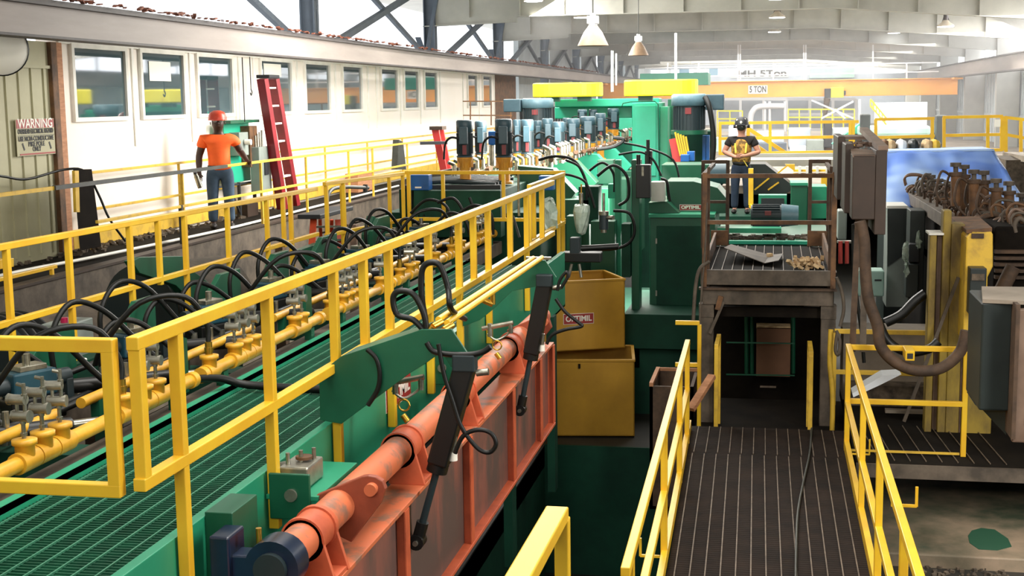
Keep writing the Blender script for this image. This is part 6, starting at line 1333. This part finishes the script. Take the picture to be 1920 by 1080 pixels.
def person(name, label, loc, rz, sc, skin, shirt, trousers, arms, head_turn=0, hat='helmet', bulk=1.0):
    P = root(name, label, 'person', loc, rz); P.scale = (sc*bulk, sc*bulk, sc)
    S = [(-.0, 0, .95, .125, .10, 'pel'), (0, -.005, 1.12, .115, .088), (0, 0, 1.28, .13, .095, 'ch'), (0, .01, 1.40, .11, .075, 'up'), (0, .0, 1.49, .058, .058), (0, -.012, 1.56, .062, .064), (0, -.02, 1.62, .088, .10), (0, -.012, 1.70, .092, .108), (0, -.005, 1.77, .06, .07)]
    body = [S]
    arm_pts = {}
    for s, (sh, el, wr, hd) in zip((-1, 1), arms):
        k = 'a%d' % s
        body.append(['up', (sh[0], sh[1], sh[2], .058, .058), (*((Vector(sh)+Vector(el))/2), .062, .060), (*el, .052, .050), (*((Vector(el)*.55+Vector(wr)*.45)), .052, .048), (*wr, .033, .030, k)])
        hand(body, k, wr, hd, s)
    legs = []
    for s in (-1, 1):
        body.append(['pel', (s*.09, 0, .88, .092, .095), (s*.10, -.005, .68, .078, .08), (s*.105, -.012, .50, .058, .060), (s*.108, .01, .34, .055, .058), (s*.112, .025, .11, .040, .042), (s*.115, -.01, .05, .042, .036), (s*.12, -.13, .035, .036, .026)])
    skin_mesh(body, 'body', skin, P)
    sh_ch = [[(0, 0, .90, .172, .140), (0, 0, .98, .166, .134, 'p'), (0, -.005, 1.12, .158, .122), (0, 0, 1.28, .180, .132), (0, .008, 1.42, .165, .118, 'u'), (0, .0, 1.48, .088, .084)]]
    for s, (sh, el, wr, hd) in zip((-1, 1), arms):
        mid = Vector(sh).lerp(Vector(el), .55); sh_ch.append(['u', (sh[0], sh[1], sh[2], .088, .088), (*Vector(sh).lerp(Vector(el), .3), .086, .084), (*mid, .084, .080)])
    skin_mesh(sh_ch, 'shirt', shirt, P)
    tr = [[(0, 0, 1.0, .155, .120, 'p'), (0, 0, .93, .155, .125, 'q')]]
    for s in (-1, 1): tr.append(['q', (s*.092, 0, .84, .105, .108), (s*.102, -.005, .68, .092, .094), (s*.107, -.012, .50, .076, .078), (s*.11, .01, .32, .072, .074), (s*.115, .015, .09, .066, .07)])
    skin_mesh(tr, 'trousers', trousers, P)
    for s in (-1, 1):
        b = MB(); b.ball((s*.118, -.06, .045), .06, n=12, sy=2.3, sz=.75, sx=.85); b.build('shoe', 'shoe', P)
    MB().lathe([(.158, -.015), (.16, 0), (.158, .015)], (0, 0, .985), n=20).build('belt', 'ink', P)
    # face
    H = root('head_gear', None, None, (0, -.012, 1.69)); H.parent = P; H.rotation_euler = (0, 0, head_turn)
    MB().ball((0, -.118, -.034), .016, n=8, sz=1.5).build('nose', skin, P).location = (0, -.012, 1.69)
    for s in (-1, 1):
        MB().ball((s*.034, -.104, .0), .012, n=8).build('eye', 'sign_white', P).location = (0, -.012, 1.69)
        MB().ball((s*.096, .0, -.03), .02, n=8, sx=.4, sz=1.5).build('ear', skin, P).location = (0, -.012, 1.69)
    MB().ball((0, -.104, -.072), .018, n=8, sx=1.5, sz=.35).build('mouth', 'valve_red' if skin == 'skin_pale' else 'rust', P).location = (0, -.012, 1.69)
    bpy.data.objects.remove(H)
    return P
A_l = ((-.19, .01, 1.42), (-.265, .03, 1.14), (-.275, -.05, .90), (0.0, -.12, -1))
A_r = ((.19, .01, 1.42), (.29, .05, 1.20), (.36, -.16, 1.06), (.35, -.8, -.25))
pl_ = at(412, 425, X=-8.72)
W = person('person', 'man in an orange T-shirt, jeans and red hard hat standing on the catwalk', (-8.72, pl_.y+.1, 2.632), math.radians(26), 1.01, 'skin_dark', 'shirt_orange', 'jeans', (A_l, A_r), bulk=1.17)
def hat(P, m, dz=1.735, rx=.124):
    b = MB(); b.lathe([(rx+.004, -.03), (rx, 0), (rx*.96, .05), (rx*.78, .095), (rx*.4, .122), (.001, .128)], (0, 0, 0), n=26)
    o = b.build('hard_hat', m, P); o.location = (0, -.008, dz); o.scale = (1, 1.12, 1)
    b = MB(); b.prism([(-.10, -.09, -.03), (-.06, -.175, -.035), (.06, -.175, -.035), (.10, -.09, -.03)], (0, 0, .012)); o = b.build('brim', m, P); o.location = (0, -.008, dz)
hat(W, 'helmet_red')
for v in ((-.038, -.115, .0), (.038, -.115, .0)): MB().ball(v, .026, n=10, sy=.4, sz=.7).build('glasses_lens', 'cabinet_grey', W).location = (0, -.012, 1.692)
MB().bar((-.09, -.11, .012), (.09, -.11, .012), .006).build('glasses_frame', 'ink', W).location = (0, -.012, 1.692)
th = root('thermos', 'shiny steel thermos flask in the hand of the man in orange', 'flask', W.matrix_basis @ Vector((-.27, -.11, .66)), 0)
MB().cyl((0, 0, 0), (0, 0, .2), .042, n=18).cyl((0, 0, .2), (0, 0, .235), .034, n=16).build('flask_body', 'steel', th); MB().cyl((0, 0, .235), (0, 0, .265), .03, n=14).build('flask_lid', 'ink', th)
th.rotation_euler = (.25, -.2, 0)
# man in the vest, arms folded low in front
B_l = ((-.19, .01, 1.42), (-.31, .0, 1.19), (-.08, -.24, 1.10), (1, -.1, .05))
B_r = ((.19, .01, 1.42), (.31, .0, 1.18), (.08, -.26, 1.12), (-1, -.1, .05))
pr_ = at(1389, 400, Y=27)
V = person('person', 'man in a yellow and brown safety vest with folded arms, behind the brown stand', (pr_.x, 27, 2.30), math.radians(-3), 1.03, 'skin_pale', 'shirt_black', 'navy_trousers', (B_l, B_r), bulk=1.08)
skin_mesh([[(0, 0, .88, .19, .158), (0, -.005, 1.12, .182, .15), (0, 0, 1.28, .205, .162), (0, .008, 1.40, .19, .142), (0, .0, 1.47, .105, .095)]], 'safety_vest', 'vest', V)
for s in (-1, 1): MB().bar((s*.10, -.158, 1.36), (s*.085, -.168, 1.18), .03, .012).build('vest_stripe', 'vest_stripe', V)
MB().bar((.05, -.165, 1.04), (.12, -.165, .92), .03, .012).build('vest_stripe', 'vest_stripe', V)
hat(V, 'ink'); 
for v, r in (((0, -.13, .03), .03), ((-.07, -.08, .07), .028), ((.06, -.07, .085), .026), ((.1, -.02, .04), .03), ((-.105, .0, .03), .03)): MB().ball(v, r, n=8, sx=.8, sy=.8, sz=1.0).build('hat_sticker', 'sign_white', V).location = (0, -.008, 1.725)
MB().cyl((-.105, -.01, 0), (-.145, -.01, 0), .035, n=12).build('ear_muff', 'ink', V).location = (0, 0, 1.68); MB().cyl((.105, -.01, 0), (.145, -.01, 0), .035, n=12).build('ear_muff', 'ink', V).location = (0, 0, 1.68)
MB().ball((0, -.09, -.02), .085, n=12, sy=.55, sz=.9).build('face_shield', 'lens_dark', V).location = (0, -.012, 1.69)
t = thing('standing_platform', 'dark green platform under the feet of the man in the vest', 'platform', (pr_.x, 27, 0))
part(MB().box(pr_.x-.9, pr_.x+1.6, 26.3, 28.2, 0, 2.30), 'platform_block', 'green_dark', t)
t = thing('hand_post', 'thick yellow bent steel post right beside the man in the vest', 'post', at(1408, 385, Y=26))
part(MB().bar(at(1408, 316, Y=26.4), at(1408, 385, Y=26.4), .1, .08), 'upright', 'yellow', t, bevel=.01); part(MB().bar(at(1408, 385, Y=26.4), at(1417, 393, Y=26.3), .1, .08), 'foot', 'yellow', t, bevel=.01)
# ================================================================== HAZE in the far hall
hz = MB().box(-9.4, 9.4, 36, 108, 2.45, 6.9).build('haze', 'white', None)
hm = bpy.data.materials.new('haze'); hm.use_nodes = True; nt = hm.node_tree; nt.nodes.remove(nt.nodes['Principled BSDF'])
vs_ = nt.nodes.new('ShaderNodeVolumeScatter'); vs_.inputs['Density'].default_value = 0.0055; vs_.inputs['Anisotropy'].default_value = 0.3; vs_.inputs['Color'].default_value = (1, 1, 1, 1)
nt.links.new(vs_.outputs[0], nt.nodes['Material Output'].inputs['Volume'])
hz.data.materials.clear(); hz.data.materials.append(hm); hz['kind'] = 'stuff'; hz['label'] = 'thin bright haze hanging in the far part of the hall'; hz['category'] = 'haze'
